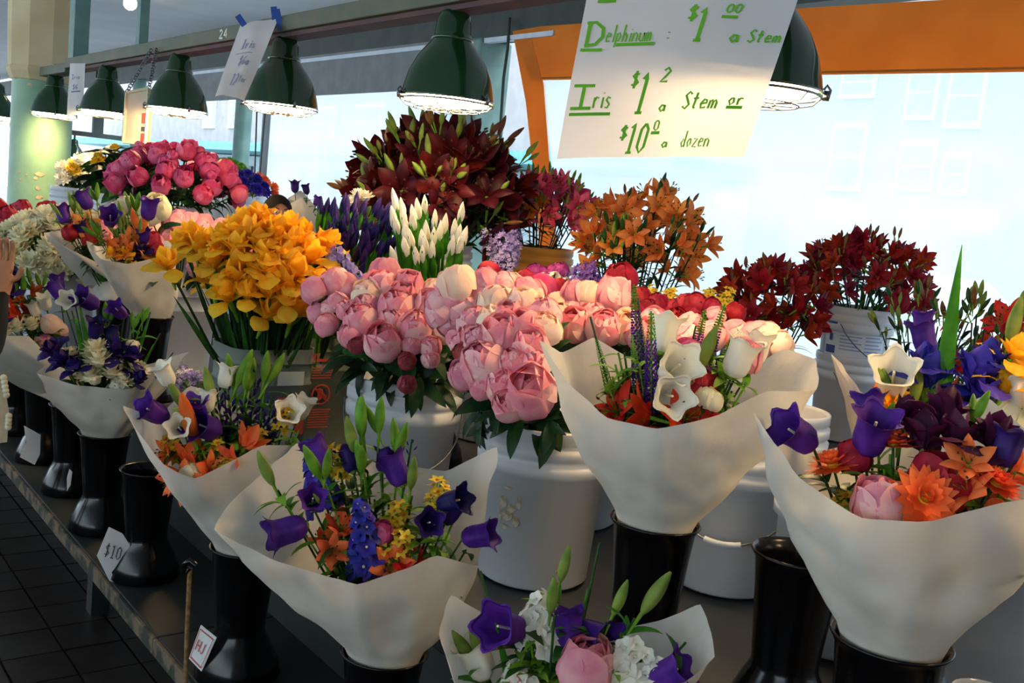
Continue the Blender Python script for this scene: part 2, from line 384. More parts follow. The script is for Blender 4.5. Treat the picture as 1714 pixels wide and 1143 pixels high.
for r_ in ((1415, 110, 1465, 165), (1528, 108, 1566, 202), (1598, 105, 1642, 216), (1400, 205, 1440, 322), (1512, 235, 1560, 322), (1583, 255, 1618, 328), (344, 165, 360, 215), (386, 165, 394, 215), (600, 175, 640, 235), (530, 180, 560, 235), (690, 170, 730, 235)): fwin(*r_)
boxobj('canopy', (XF - 2.4, 14, 2.55), (XF, 60, 2.85), M_CAN, bl)
boxobj('shop_front', (XF - .3, 14, -.12), (XF - .02, 60, 2.5), M_SHOP, bl)
for y in (22, 27, 33, 39): boxobj('shop_door', (XF - .4, y, -.12), (XF - .31, y + 1.6, 2.1), M_DOOR, bl)
M_CAR = mat('white_car_paint', 'E8EEF0', 'EEF2F4', rough=.2, coat=.6)
cr = add('parked_car', None, T(8.6, 5.2, -.12)); tag(cr, 'white parked car dimly seen through the vinyl window', 'car')
prof = [(-2.1, .35), (-2.15, .65), (-1.5, .85), (-.9, .95), (-.35, 1.4), (.9, 1.45), (1.6, 1.0), (2.1, .92), (2.15, .4)]
mb = MB()
rows = []
for x, k in ((-.82, .93), (-.86, 1), (.86, 1), (.82, .93)): rows.append([(x, y * (1 if z < 1 else k), z if z < 1 else z * (.97 if k < 1 else 1)) for y, z in prof])
mb.grid(rows, M_CAR); mb.poly(rows[0], M_CAR); mb.poly(rows[-1][::-1], M_CAR)
add('body', mb.mesh('body', False), T(8.6, 5.2, -.12), cr)
for x in (-.87, .87):
    wb = MB().poly([(x, -.85, .98), (x, -.4, 1.34), (x, .85, 1.38), (x, 1.4, 1.0)], M_GLASSW); add('side_window', wb.mesh('side_window', False), T(8.6, 5.2, -.12), cr)
    for y in (-1.35, 1.4):
        add('wheel', MB().lathe([(0, -.09), (.3, -.09), (.33, -.06), (.33, .06), (.3, .09), (0, .09)], M_DOOR, 18).mesh('wheel'), T(8.6 + x * .93, 5.2 + y, .21) @ Matrix.Rotation(pi / 2, 4, 'Y'), cr)

# ------------------------------------------------------------------ lamps
def lamp_meshes():
    shade = MB().lathe([(.060, .182), (.066, .172), (.078, .158), (.105, .122), (.128, .075), (.140, .03), (.145, .006), (.147, 0), (.143, .001), (.137, .03), (.123, .075), (.1, .12), (.06, .16)], LGREEN, 40).mesh('shade')
    cap = MB().lathe([(0, .272), (.030, .270), (.046, .258), (.053, .235), (.056, .2), (.060, .19), (.064, .186), (.064, .180), (.058, .176), (0, .176)], LGREEN, 28).mesh('cap')
    lens = MB().lathe([(.136, .010), (.132, -.002), (.115, -.010), (.08, -.016), (.03, -.019), (0, -.0195)], GLOW, 32).mesh('lens')
    g = MB(); 
    g.tube([(.143 * cos(t), .143 * sin(t), -.006) for t in [2 * pi * k / 36 for k in range(37)]], .0032, WIRE, 6, False)
    for rr in (.05, .1): g.tube([(rr * cos(t), rr * sin(t), -.028) for t in [2 * pi * k / 28 for k in range(29)]], .002, WIRE, 5, False)
    for k in range(8):
        t = pi * k / 4; g.tube([(r * cos(t), r * sin(t), z) for r, z in ((.143, -.006), (.128, -.022), (.1, -.028), (.05, -.028), (0, -.028))], .002, WIRE, 5, False)
    guard = g.mesh('wire_guard')
    c = MB().tube([(.145, 0, -.008), (.158, 0, -.004), (.16, 0, .012), (.152, 0, .022), (.146, 0, .012)], .003, WIRE, 5)
    c.box((.153, 0, .0), (.006, .006, .010), WIRE)
    clip = c.mesh('clip')
    hook = MB().lathe([(.0, .33), (.014, .33), (.014, .268), (0, .268)], M_DARKB, 10).mesh('hook')
    return shade, cap, lens, guard, clip, hook
LM = lamp_meshes()
def lamp(x, y, z, label, group=None, hk=True):
    o = add('pendant_lamp', None, T(x, y, z)); tag(o, label, 'lamp', group)
    for nm, me in zip(('shade', 'cap', 'lens', 'wire_guard'), LM): add(nm, me, T(x, y, z), o)
    a0 = RND.uniform(0, 2)
    for k in range(3): add('clip', LM[4], T(x, y, z) @ Matrix.Rotation(a0 + 2.094 * k, 4, 'Z'), o)
    if hk: add('hook', LM[5], T(x, y, z), o)
for k, (y, lb) in enumerate(((7.43, 'green pendant lamp hanging against the green market column'), (6.24, 'green pendant lamp between the narrow paper and the price board'), (5.05, 'green pendant lamp overlapping the hanging price board'),
        (3.86, 'green pendant lamp beside the small paper sign with blue tape'), (2.67, 'green pendant lamp right above the big maroon lilies'), (1.48, 'green pendant lamp half hidden by the large green-lettered sign'),
        (.29, 'unseen green pendant lamp added at the near end of the rail to light the bouquets'), (-.9, 'unseen green pendant lamp added for light at the very end of the rail'))):  # last two lamps are out of view, added to light the near bouquets
    lamp(1.75, y, 1.806, lb)
pf = at(124, 252, 17); lamp(pf.x, pf.y, pf.z - .1, 'distant green pendant lamp hanging beyond the green column')
bf = add('far_rail', None, T(pf.x, pf.y, pf.z + .2)); tag(bf, 'dark thin rail over the distant lamp beyond the column', 'rail')
boxobj('rail_bar', (pf.x - .9, pf.y - .04, pf.z + .23), (pf.x + .7, pf.y + .04, pf.z + .3), M_DARKB, bf)
boxobj('drop_rod', (pf.x + .25, pf.y - .04, pf.z + .3), (pf.x + .4, pf.y + .04, 3.1), M_DARKB, bf)
pl = at(-6, 210, 9.5); lamp(pl.x, pl.y, 1.806, 'green pendant lamp left of the green market column')
pb = on_z(218, 6, 3.0); b0 = add('bare_bulb', None, T(pb)); tag(b0, 'glowing bare round bulb on the ceiling', 'bulb')
add('globe', MB().ball((0, 0, 0), .06, BULB, 16, 10).mesh('globe'), T(pb), b0)
add('socket', MB().lathe([(.03, .1), (.03, .05), (.0, .05)], M_DARKB, 12).mesh('socket'), T(pb), b0)

# ------------------------------------------------------------------ stroke lettering
GL = {
 'D': [[(.15, 0), (.15, 1)], [(0, .97), (.45, 1), (.85, .75), (.9, .4), (.6, .08), (.05, 0)]], 'e': [[(.1, .28), (.8, .34), (.7, .5), (.4, .55), (.1, .3), (.25, .03), (.8, .08)]],
 'l': [[(.3, 1), (.3, 0)]], 'p': [[(.15, .5), (.12, -.3)], [(.15, .4), (.5, .55), (.8, .35), (.5, .05), (.15, .1)]], 'h': [[(.15, 1), (.15, 0)], [(.15, .35), (.5, .52), (.75, .35), (.75, 0)]],
 'i': [[(.3, .5), (.3, 0)], [(.3, .72), (.32, .68)]], 'n': [[(.1, .5), (.1, 0)], [(.1, .35), (.5, .52), (.8, .38), (.8, 0)]], 'u': [[(.1, .5), (.12, .12), (.45, 0), (.8, .15), (.8, .5), (.82, 0)]],
 'm': [[(.05, .5), (.05, 0)], [(.05, .38), (.28, .52), (.45, .35), (.45, 0)], [(.45, .38), (.7, .52), (.9, .35), (.9, 0)]], ':': [[(.3, .5), (.32, .42)], [(.3, .08), (.32, 0)]],
 '$': [[(.8, .82), (.4, .9), (.15, .72), (.5, .5), (.8, .3), (.5, .08), (.1, .18)], [(.5, 1.05), (.45, -.08)]], '1': [[(.2, .85), (.5, 1), (.5, 0)], [(.2, 0), (.8, 0)]], '0': [[(.5, 1), (.15, .8), (.15, .2), (.5, 0), (.85, .2), (.85, .8), (.5, 1)]],
 '.': [[(.3, .05), (.35, 0)]], 'a': [[(.75, .45), (.4, .52), (.12, .25), (.4, 0), (.75, .2), (.75, .5), (.8, 0)]], 'S': [[(.85, .85), (.5, 1), (.15, .78), (.5, .52), (.85, .25), (.5, 0), (.1, .15)]],
 't': [[(.4, .95), (.4, .1), (.6, 0)], [(.1, .6), (.75, .62)]], 'I': [[(.5, 1), (.5, 0)], [(0, 1), (1, 1)], [(0, 0), (1, 0)]], 'r': [[(.2, .5), (.2, 0)], [(.2, .3), (.5, .52), (.8, .45)]],
 's': [[(.75, .45), (.4, .52), (.2, .38), (.7, .18), (.5, 0), (.15, .05)]], 'o': [[(.5, .52), (.15, .3), (.4, 0), (.8, .2), (.7, .48), (.5, .52)]], 'd': [[(.75, 1), (.75, 0)], [(.75, .3), (.4, .5), (.12, .25), (.4, 0), (.75, .15)]],
 'z': [[(.15, .5), (.8, .5), (.15, 0), (.85, 0)]], '2': [[(.15, .8), (.5, 1), (.85, .75), (.5, .35), (.1, 0), (.9, 0)]], '4': [[(.7, 0), (.7, 1), (.1, .3), (.95, .3)]], '6': [[(.8, .95), (.3, .7), (.15, .25), (.5, 0), (.85, .25), (.5, .5), (.18, .3)]],
 'w': [[(.05, .5), (.25, 0), (.5, .4), (.75, 0), (.95, .5)]], 'N': [[(.1, 0), (.12, 1), (.8, 0), (.85, 1)]], 'Y': [[(.05, 1), (.5, .5), (.95, 1)], [(.5, .5), (.5, 0)]], 'J': [[(.7, 1), (.7, .2), (.4, 0), (.1, .2)]], 'U': [[(.1, 1), (.12, .2), (.5, 0), (.85, .2), (.9, 1)]],
 'V': [[(.05, 1), (.5, 0), (.95, 1)]], 'H': [[(.1, 0), (.1, 1)], [(.85, 0), (.85, 1)], [(.1, .5), (.85, .5)]], '_': [[(0, 0), (1, .02)]], '5': [[(.8, 1), (.25, 1), (.2, .55), (.6, .6), (.85, .3), (.5, 0), (.15, .12)]], 'f': [[(.7, .95), (.4, .9), (.35, 0)], [(.1, .5), (.65, .52)]]}
def write(mb, S, text, u, v, w_, h_, m, th, slant=0.0, gap=1.12):
    """lay stroke letters on a surface S(u, v) (u right, v up, metres); ribbons of width th"""
    th = min(th, max(.0028, w_ * .3)) if text != "_" else th
    for ch in text:
        for st in GL.get(ch, []):
            pts = []
            for a, b in zip(st[:-1], st[1:]):
                n = max(1, int(math.hypot((b[0] - a[0]) * w_, (b[1] - a[1]) * h_) / .012))
                for k in range(n): pts.append((a[0] + (b[0] - a[0]) * k / n, a[1] + (b[1] - a[1]) * k / n))
            pts.append(st[-1])
            q = [(u + (x + slant * y) * w_, v + y * h_) for x, y in pts]; rows = []
            for i, (x, y) in enumerate(q):
                x0, y0 = q[max(i - 1, 0)]; x1, y1 = q[min(i + 1, len(q) - 1)]
                d = math.hypot(x1 - x0, y1 - y0) or 1; nx, ny = -(y1 - y0) / d * th / 2, (x1 - x0) / d * th / 2
                rows.append([S(x + nx, y + ny), S(x - nx, y - ny)])
            mb.grid(rows, m)
        u += w_ * (gap if ch not in 'li:.' else .62)
    return u

# big price sign: a sheet taped to the rail, draped in front of the lamp
def sheet(P00, P10, P01, P11, bow, curl=0):
    """bilinear sheet, v from bottom (0) to top (1), bowed towards the viewer"""
    nrm = (P10 - P00).cross(P01 - P00).normalized()
    if nrm.dot(CAM - P00) < 0: nrm = -nrm
    def S(u, v, off=0.0):
        p = P00 * (1 - u) * (1 - v) + P10 * u * (1 - v) + P01 * (1 - u) * v + P11 * u * v
        return p + nrm * (bow * sin(pi * u) * (1 - .5 * v) + curl * (1 - v) ** 2 * (u - .5) + .002 * sin(9 * u + 5 * v) + off)
    return S
def paper_sheet(name, S, m, parent, nu=14, nv=16):
    return add(name, MB().grid([[S(i / nu, j / nv) for i in range(nu + 1)] for j in range(nv + 1)], m).mesh(name), Matrix.Identity(4), parent)
def sign(name, label, corners, bow, texts, m_ink, th, curl=0, m=None, cat='sign'):
    P = [at(*c) for c in corners]; S = sheet(*P, bow, curl)
    o = add(name, None, T(P[0])); tag(o, label, cat)
    paper_sheet('paper', S, m or SIGNP, o)
    Wd, Hd = (P[1] - P[0]).length, (P[2] - P[0]).length
    F = lambda x, y: S(x / Wd, y / Hd, .0025)
    for tx, u, v, w_, h_, *sl in texts:
        uu = u * Wd
        for ch in tx:
            mb = MB(); uu = write(mb, F, ch, uu, v * Hd, w_ * Wd, h_ * Hd, m_ink, th, sl[0] if sl else 0)
            add('underline' if ch == '_' else 'letter', mb.mesh('letter'), Matrix.Identity(4), o)
    return o, S
sg, S1 = sign('price_sign', 'large white paper sign with green handwritten delphinium and iris prices',
    [(932, 266, 2.06), (1245, 263, 2.0), (992, -60, 2.2), (1356, -60, 2.18)], .006, [
    ('_', .06, .80, .09, .02), ('D', .03, .565, .10, .125), ('elphinum', .135, .585, .029, .09, .15), (':', .435, .595, .04, .07), ('_', .02, .545, .11, .03), ('_', .195, .572, .19, .03), ('$', .515, .69, .05, .08), ('1', .56, .585, .06, .17, .1), ('00', .685, .735, .034, .045, .2), ('_', .675, .712, .075, .012), ('a', .74, .58, .05, .07), ('Stem', .825, .58, .036, .065, .2),
    ('I', .025, .245, .11, .115), ('ris', .14, .245, .036, .11), ('_', .025, .215, .22, .012), ('$', .315, .35, .045, .08), ('1', .36, .22, .06, .20, .1), ('2', .46, .375, .045, .07, .2), ('a', .49, .225, .04, .06), ('Stem', .605, .235, .040, .085, .2), ('or', .83, .255, .038, .07), ('_', .83, .243, .08, .01),
    ('$', .322, .085, .045, .07), ('10', .365, .02, .05, .145, .1), ('0', .49, .13, .03, .05), ('_', .485, .118, .045, .01), ('a', .555, .045, .035, .05), ('dozen', .655, .045, .027, .08)], INK_G, .007)
for u in (.1, .9):
    c = S1(u, .98, .004); add('tape', MB().box((0, 0, 0), (.012, .03, .0006), TAPE).mesh('tape', False), frame(c, CAM - c, .2), sg)
sg2, S2 = sign('price_sign', 'small white paper sign with faint blue writing taped beside a lamp with blue tape',
    [(360, 162, 3.62), (408, 170, 3.55), (402, 42, 4.35), (466, 32, 4.2)], .012, [('Iris', .28, .58, .11, .13, .2), ('_', .2, .52, .5, .03), ('$6a', .38, .36, .1, .12, .2), ('12', .36, .12, .1, .14, .2), ('for', .62, .16, .07, .08)], INK_B, .006)
for u, v, r in ((.12, .97, .2), (.92, 1.0, -.3), (1.05, .96, -.2)):
    c = S2(u, v, .006); add('tape', MB().box((0, 0, 0), (.012, .04, .0006), TAPE).mesh('tape', False), frame(c, CAM - c, r + .5), sg2)
sign('price_sign', 'narrow white paper slip hanging beside the lamp on the column',
    [(112, 195, 6.6), (138, 192, 6.55), (117, 106, 6.6), (143, 106, 6.55)], .006, [('Iris', .2, .7, .14, .08), ('$6', .3, .5, .16, .1), ('_', .2, .46, .6, .02)], INK_B, .008)
# hanging board with chains
pb0 = [at(206, 238, 5.5), at(243, 240, 5.45), at(212, 155, 5.5), at(249, 148, 5.45)]
hbd = add('price_board', None, T(pb0[0])); tag(hbd, 'cream framed price board hanging from the rail on chains', 'sign')
M_BRD = mat('board_cream', 'C8C2A4', 'D2CCB2', rough=.7); M_BRE = mat('board_edge_tan', 'C09850', 'B48C48', rough=.7)
nb = (pb0[1] - pb0[0]).cross(pb0[2] - pb0[0]).normalized(); nb = -nb if nb.dot(CAM - pb0[0]) > 0 else nb
mb = MB(); B2 = [p + nb * .05 for p in pb0]; o4 = (0, 1, 3, 2)
mb.poly([pb0[k] for k in o4], M_BRD); mb.poly([B2[k] for k in o4[::-1]], M_BRD)
for a, b in ((0, 1), (1, 3), (3, 2), (2, 0)): mb.poly([pb0[b], pb0[a], B2[a], B2[b]], M_BRE)
add('board', mb.mesh('board', False), Matrix.Identity(4), hbd)
fr = MB()
for a, b in ((0, 1), (1, 3), (3, 2), (2, 0)): fr.tube([pb0[a], pb0[b]], .009, M_BRD, 4)
add('frame', fr.mesh('frame', False), Matrix.Identity(4), hbd)
sd = MB(); e0, e1 = pb0[1], pb0[3]
for a, b, m_ in ((.02, .18, INK_R), (.22, .3, INK_K), (.36, .55, INK_R)):
    q = [e0.lerp(e1, a) - nb * .002 + (pb0[1] - pb0[0]) * .0, e0.lerp(e1, b) - nb * .002]
    x = (pb0[0] - pb0[1]) * .22; sd.poly([q[0], q[0] + x, q[1] + x, q[1]], m_)
add('print', sd.mesh('print', False), Matrix.Identity(4), hbd)
for k, u in ((2, (.0, 0)), (3, (0, 0))):
    top = V((1.69, pb0[k].y + .03, 2.10)); n = 16; ch = MB()
    for i in range(n):
        c = pb0[k].lerp(top, (i + .5) / n); d = (top - pb0[k]).normalized(); s_ = d.orthogonal(); s_ = s_ if i % 2 else d.cross(s_)
        L = (top - pb0[k]).length / n * .68
        ch.tube([c + d * L * cos(t) + s_ * .008 * sin(t) for t in [2 * pi * q / 8 for q in range(9)]], .0025, WIRE, 4, False)
    add('chain', ch.mesh('chain'), Matrix.Identity(4), hbd)
mb = MB(); write(mb, lambda x, y: V((1.6985, on_x(367, 60, 1.7).y - x, 2.098 + y)), '24', 0, 0, .045, .036, INK_W, .009)
add('painted_number', mb.mesh('painted_number'), Matrix.Identity(4), rl)

# ------------------------------------------------------------------ buckets, vases, containers
BR, BH = .152, .37
def bucket_mesh(m, r0=.128, r1=.146, h=.37, name='body'):
    k = h / .37
    p = [(0, .004), (r0 - .01, .004), (r0, .012), (r1 - .004, .262 * k), (r1 + .007, .266 * k), (r1 + .008, .292 * k), (r1 + .001, .296 * k), (r1 + .001, .305 * k), (r1 + .007, .308 * k), (r1 + .007, .330 * k), (r1, .334 * k), (r1, .340 * k), (r1 + .004, .343 * k), (r1 + .004, h - .004), (r1 + .002, h), (r1 - .003, h), (r1 - .005, h - .01), (r1 - .008, .26 * k), (r0 - .006, .02), (0, .018)]
    return MB().lathe(p, m, 40).mesh(name)
BM_W, BM_D, BM_O = bucket_mesh(WPLAS), bucket_mesh(WPLASD), bucket_mesh(OPLAS)
hn = MB(); hn.tube([(.157 * cos(t), .157 * sin(t), .300 - .16 * max(0, sin(t)) ** .8) for t in [pi * k / 20 for k in range(21)]], .0024, WIRE, 6)
hn.tube([(.163 * cos(t), .163 * sin(t), .302 - .16 * max(0, sin(t)) ** .8) for t in [pi * (.42 + .16 * k / 6) for k in range(7)]], .008, WPLAS, 8)
HANDLE = hn.mesh('handle')
def bucket(x, y, z, label, me=None, rot=0.0, handle=True):
    o = add('flower_bucket', None, T(x, y, z)); tag(o, label, 'bucket')
    Wm = T(x, y, z) @ Matrix.Rotation(rot, 4, 'Z')
    add('body', me or BM_W, Wm, o)
    if handle: add('handle', HANDLE, Wm, o)
    return o
def vase_mesh():
    p = [(0, .002), (.094, .002), (.098, .008), (.09, .04), (.07, .085), (.058, .108), (.0565, .12), (.06, .16), (.068, .25), (.073, .295), (.079, .306), (.082, .31), (.080, .313), (.074, .308), (.069, .29), (.064, .25), (.056, .16), (.05, .11), (0, .1)]
    return MB().lathe(p, BPLAS, 36).mesh('vase')
VM = vase_mesh(); VH = .31
def vase(x, y, z, label, s=1.0):
    o = add('flower_vase', VM, T(x, y, z) @ Matrix.Scale(s, 4)); tag(o, label, 'vase'); return o
def rr_ring(hx, hy, z, rad=.05, n=6):
    pts = []
    for cx, cy, a0 in ((hx - rad, hy - rad, 0), (-hx + rad, hy - rad, pi / 2), (-hx + rad, -hy + rad, pi), (hx - rad, -hy + rad, 1.5 * pi)):
        for k in range(n + 1): a = a0 + pi / 2 * k / n; pts.append((cx + rad * cos(a), cy + rad * sin(a), z))
    return pts
def tub_mesh(hx, hy, h, m):
    prof = [(.86, .0), (.88, .01), (.955, h * .72), (.985, h * .725), (.985, h * .74), (.96, h * .745), (.965, h * .885), (1.03, h * .89), (1.03, h * .905), (.99, h * .91), (1.0, h), (.98, h), (.95, h * .88), (.86, .02)]
    rows = [rr_ring(hx * k, hy * k, z, .05 * k) for k, z in prof]
    mb = MB(); mb.grid(rows, m, True); mb.poly(rows[-1], m); mb.poly(rows[0][::-1], m)
    return mb.mesh('tub_body')
def decal(name, pts, m, parent): return add(name, MB().poly(pts, m).mesh(name, False), Matrix.Identity(4), parent)

tub1 = add('square_tub', None, T(1.225, 2.70, ZC)); tag(tub1, 'cloudy square plastic tub full of yellow irises with a red label', 'tub')
add('tub_body', tub_mesh(.125, .11, .38, GPLAS), T(1.225, 2.70, ZC), tub1)
FY = lambda x, z, y=2.583: V((x, y + .004 - .012 * (z - ZC) / .38, z))
mb = MB(); write(mb, lambda a, b: FY(1.318 + a, .985 + ZC - .665 + b, 2.5865), 'NY', 0, .028, .012, .024, INK_R, .0035); add('red_letters', mb.mesh('red_letters'), Matrix.Identity(4), tub1)
mb = MB(); write(mb, lambda a, b: FY(1.135 + a, .945 + b, 2.588), 'U', 0, 0, .014, .04, INK_R, .003); write(mb, lambda a, b: FY(1.19 + a, .975 + b, 2.588), 'V', 0, 0, .03, .03, INK_R, .004); add('red_scribble', mb.mesh('red_scribble'), Matrix.Identity(4), tub1)
decal('paper_label', [FY(1.22, .945, 2.588), FY(1.30, .945, 2.588), FY(1.30, .985, 2.588), FY(1.22, .985, 2.588)], mat('pale_label', 'A8B0A8', 'B2BAB0', rough=.6), tub1)
decal('red_label', [FY(1.225, .80, 2.592), FY(1.315, .80, 2.592), FY(1.315, .905, 2.589), (1.30, 2.5838, .91), FY(1.225, .91, 2.589)], mat('red_label_paper', 'D8482E', 'DE5238', rough=.6), tub1)
decal('label_window', [FY(1.285, .888, 2.5878), FY(1.308, .888, 2.5878), FY(1.308, .899, 2.5878), FY(1.285, .899, 2.5878)], SIGNP, tub1)
tub2 = add('square_tub', None, T(1.55, 2.9, ZC)); tag(tub2, 'cloudy square plastic tub with red printed warning panel behind the yellow irises', 'tub')
add('tub_body', tub_mesh(.155, .13, .38, GPLAS), T(1.54, 2.92, ZC), tub2)
G = lambda x, z: V((x, 2.786 + .008 - .012 * (z - ZC) / .38 - .006, z))
for a, b in ((.99, 1.0), (.965, .985), (.94, .955), (.925, .935)): pass
pr = MB()
def rect(mb, f, x0, z0, x1, z1, m): mb.poly([f(x0, z0), f(x1, z0), f(x1, z1), f(x0, z1)], m)
XA = 1.425
rect(pr, G, XA, .975, XA + .075, .985, INK_R)
for k in range(5): rect(pr, G, XA, .955 - k * .008, XA + .075 - .004 * (k % 2), .958 - k * .008, INK_R)
for k in range(24):
    a, b = 2 * pi * k / 24, 2 * pi * (k + 1) / 24; cx, cz = XA + .037, .872
    pr.poly([G(cx + .033 * cos(a), cz + .033 * sin(a)), G(cx + .033 * cos(b), cz + .033 * sin(b)), G(cx + .028 * cos(b), cz + .028 * sin(b)), G(cx + .028 * cos(a), cz + .028 * sin(a))], INK_R)
pr.poly([G(cx + x, cz + z) for x, z in ((-.018, -.018), (-.004, -.02), (.006, -.012), (.02, -.016), (.02, -.004), (.008, .004), (.004, .016), (-.008, .022), (-.016, .012), (-.010, .0))], INK_R)
pr.poly([G(cx + x, cz + z) for x, z in ((-.023, .019), (-.019, .023), (.023, -.019), (.019, -.023))], INK_R)
for k in range(8): rect(pr, G, XA, .822 - k * .008, XA + .075 - .005 * (k % 3), .8255 - k * .008, INK_R)
add('warning_print', pr.mesh('warning_print', False), Matrix.Identity(4), tub2)

PB = {'A': (1.43, 2.25), 'B': (1.49, 1.73), 'C': (1.90, 1.51), 'D': (1.86, 2.03), 'E': (2.24, 2.15), 'F': (2.30, 1.72)}
bucket(*PB['A'], ZC, 'ribbed white bucket of pink peonies beside the warning-printed tub', BM_D, 2.6)
bkB = bucket(*PB['B'], ZC, 'stained ribbed white bucket of pink peonies with a rusty label mark', BM_D, .9, False)
bucket(*PB['C'], ZC, 'white bucket behind the white-paper bouquet with purple spikes', BM_W, 2.2)
bucket(*PB['D'], ZC, 'white bucket buried under the peonies in front of the white iris buds', BM_W, 1.0)
bucket(*PB['E'], ZC, 'white bucket of crimson peonies in front of the orange lilies', BM_W, .5)
bucket(*PB['F'], ZC, 'white bucket of pale peonies in front of the small dark red lilies', BM_W, .2)
# rusty remains of a label on bucket B
M_RUST = mat('rust_stain', '9A8868', 'B8B2A2', rough=.7, scale=60, lo=.4, hi=.6)
def on_bucket(px, py, x, y, r=.1465):
    p = on_dome(px, py, V((x, y, CAM.z)), (r, r, 60)); return p, V((p.x - x, p.y - y, 0)).normalized()
for px, py, sx, sy in ((842, 838, .016, .02), (856, 850, .014, .012), (848, 862, .02, .014), (862, 872, .012, .016), (845, 880, .018, .007), (868, 842, .008, .02), (850, 816, .02, .005), (838, 860, .006, .02)):
    rr_ = .14
    for _ in range(4): p, n = on_bucket(px, py, *PB['B'], rr_); rr_ = .128 + .014 * (p.z - ZC - .012) / .25
    add('label_remains', MB().poly([(sx * RND.uniform(.5, 1) * cos(a), sy * RND.uniform(.5, 1) * sin(a), -.5 * (sx * cos(a)) ** 2 / .14) for a in [2 * pi * k / 11 for k in range(11)]], M_RUST).mesh('label_remains', False), frame(p + n * .0012, n, 0) if False else Matrix(((-n.y, 0, n.x, p.x + n.x * .0015), (n.x, 0, n.y, p.y + n.y * .0015), (0, 1, 0, p.z), (0, 0, 0, 1))), bkB)
p, n = on_bucket(932, 957, *PB['B'], .136); add('rust_spot', MB().ball((0, 0, 0), (.005, .005, .0016), M_RUST, 8, 4).mesh('rust_spot'), frame(p, n), bkB)
SPARE = bucket(1.86, 1.17, ZC, 'plain white bucket behind the empty flared black vase', BM_W, 1.2, False)

# two-high bucket stacks
LIL = (2.165, 3.30)
bucket(*LIL, ZC, 'lower white bucket under the big maroon lilies', BM_W, 1.0, False)
bucket(*LIL, ZC + BH - .05, 'upper white bucket holding the big maroon lilies', BM_W, 1.4, True)
PLB = (2.70, 3.32)
bucket(*PLB, ZC, 'lower white bucket under the orange bucket', BM_W, 1.0, False)
bucket(*PLB, ZC + BH - .05, 'orange plastic bucket holding the pink lilies', BM_O, 1.0, False)
d_ = at(1420, 640, 4.58); STK = (d_.x, d_.y)
bucket(*STK, ZC, 'lower white bucket with hanging wire handle under the labelled bucket', BM_W, 3.3)
up = bucket(*STK, ZC + .205, 'upper white bucket with blue printed label holding dark red lilies', BM_W, 3.3)
zt = ZC + .205
def lab(x0, x1, z0, z1, m, nm, r=.1475, n=8):
    rows = []
    for z in (z0, (z0 + z1) / 2, z1):
        row = []
        for i in range(n + 1):
            a = x0 + (x1 - x0) * i / n; rr = .128 + .014 * (z / .26) + r - .1465; row.append((STK[0] + rr * cos(a), STK[1] + rr * sin(a), zt + z))
        rows.append(row)
    add(nm, MB().grid(rows, m).mesh(nm), Matrix.Identity(4), up)
ac = math.atan2(-STK[1], -STK[0])
M_LBL = mat('label_white', 'D2D8E4', 'DAE0EA', rough=.5)
lab(ac - .95, ac + .95, .165, .325, M_LBL, 'label_sheet', .1490, 14)
lab(ac - .90, ac - .55, .270, .315, PRINT_B, 'label_blue_block', .1498); lab(ac - .90, ac - .55, .172, .205, PRINT_B, 'label_blue_block', .1498)
lab(ac - .78, ac - .66, .225, .255, PRINT_B, 'label_mark', .1498, 3)
lab(ac - .42, ac + .85, .288, .294, PRINT_L, 'label_stripe', .1498)
for k in range(6): lab(ac - .42, ac + .10 + .1 * (k % 2), .262 - k * .014, .268 - k * .014, PRINT_L, 'label_line', .1498)
for k in range(6): lab(ac + .3, ac + .85 - .1 * (k % 2), .266 - k * .015, .272 - k * .015, PRINT_L, 'label_line', .1498)
HPK = at(293, 345, 5.0)
bucket(HPK.x, HPK.y, ZC, 'lower white bucket under the hot pink peonies', BM_W, 1.0, False)
bucket(HPK.x, HPK.y, ZC + BH - .05, 'upper white bucket holding the hot pink peonies', BM_W, 1.0, False)
LPK = (1.53, 4.28)
tub3 = add('square_tub', None, T(LPK[0], LPK[1], ZC)); tag(tub3, 'pale square tub of light pink peonies beside the far bouquets', 'tub')
add('tub_body', tub_mesh(.145, .13, .37, WPLAS), T(LPK[0], LPK[1], ZC), tub3)
WHT = (1.14, 4.62)
bucket(*WHT, ZC, 'white bucket of creamy white flower clusters by the green column', BM_W, 1.0, False)
WIR = (1.80, 2.66)
vase(*WIR, ZC, 'black vase of white iris buds behind the peonies', 1.15)

# vases on the low shelf and the counter
def vshelf(px, py, z): p = on_z(px, py, z); return p.x, p.y
VS = {'B1': (.96, 3.62, ZS), 'B2': (.945, 3.2, ZS), 'B3': (.945, 2.10, ZS), 'B4': (.96, 1.50, ZS), 'B5': (.96, 1.03, ZS), 'B6': (1.32, 1.21, ZC), 'B7': (1.26, .70, ZC), 'B8': (1.72, .92, ZC), 'B9': (1.24, 4.16, ZC), 'B10': (1.24, 3.72, ZC)}
VL = {'B1': 'bouquet beside the shopper', 'B2': 'bouquet of cream mums and dark irises', 'B3': 'bouquet with dark grape-like spikes and orange lilies', 'B4': 'bouquet with the blue delphinium spikes', 'B5': 'bouquet with green blades on the low shelf', 'B6': 'bouquet with thin purple spikes in front of the peonies', 'B7': 'bouquet with coral domes and burgundy irises', 'B8': 'bouquet with the wide green blade and blue pansy', 'B9': 'bouquet nearest the cream flowers', 'B10': 'bouquet with orange lilies beside the yellow irises'}
for k, (x, y, z) in VS.items(): vase(x, y, z, 'black vase under the ' + VL[k])
vase(.945, 2.77, ZS, 'empty black vase behind the ten dollar card')
vase(1.44, .985, ZC, 'empty flared black vase in front of the plain white bucket')
vase(.965, 4.05, ZS, 'black vase with blue sheen near the shopper'); vase(.97, 4.5, ZS, 'far empty black vase at the end of the low shelf')
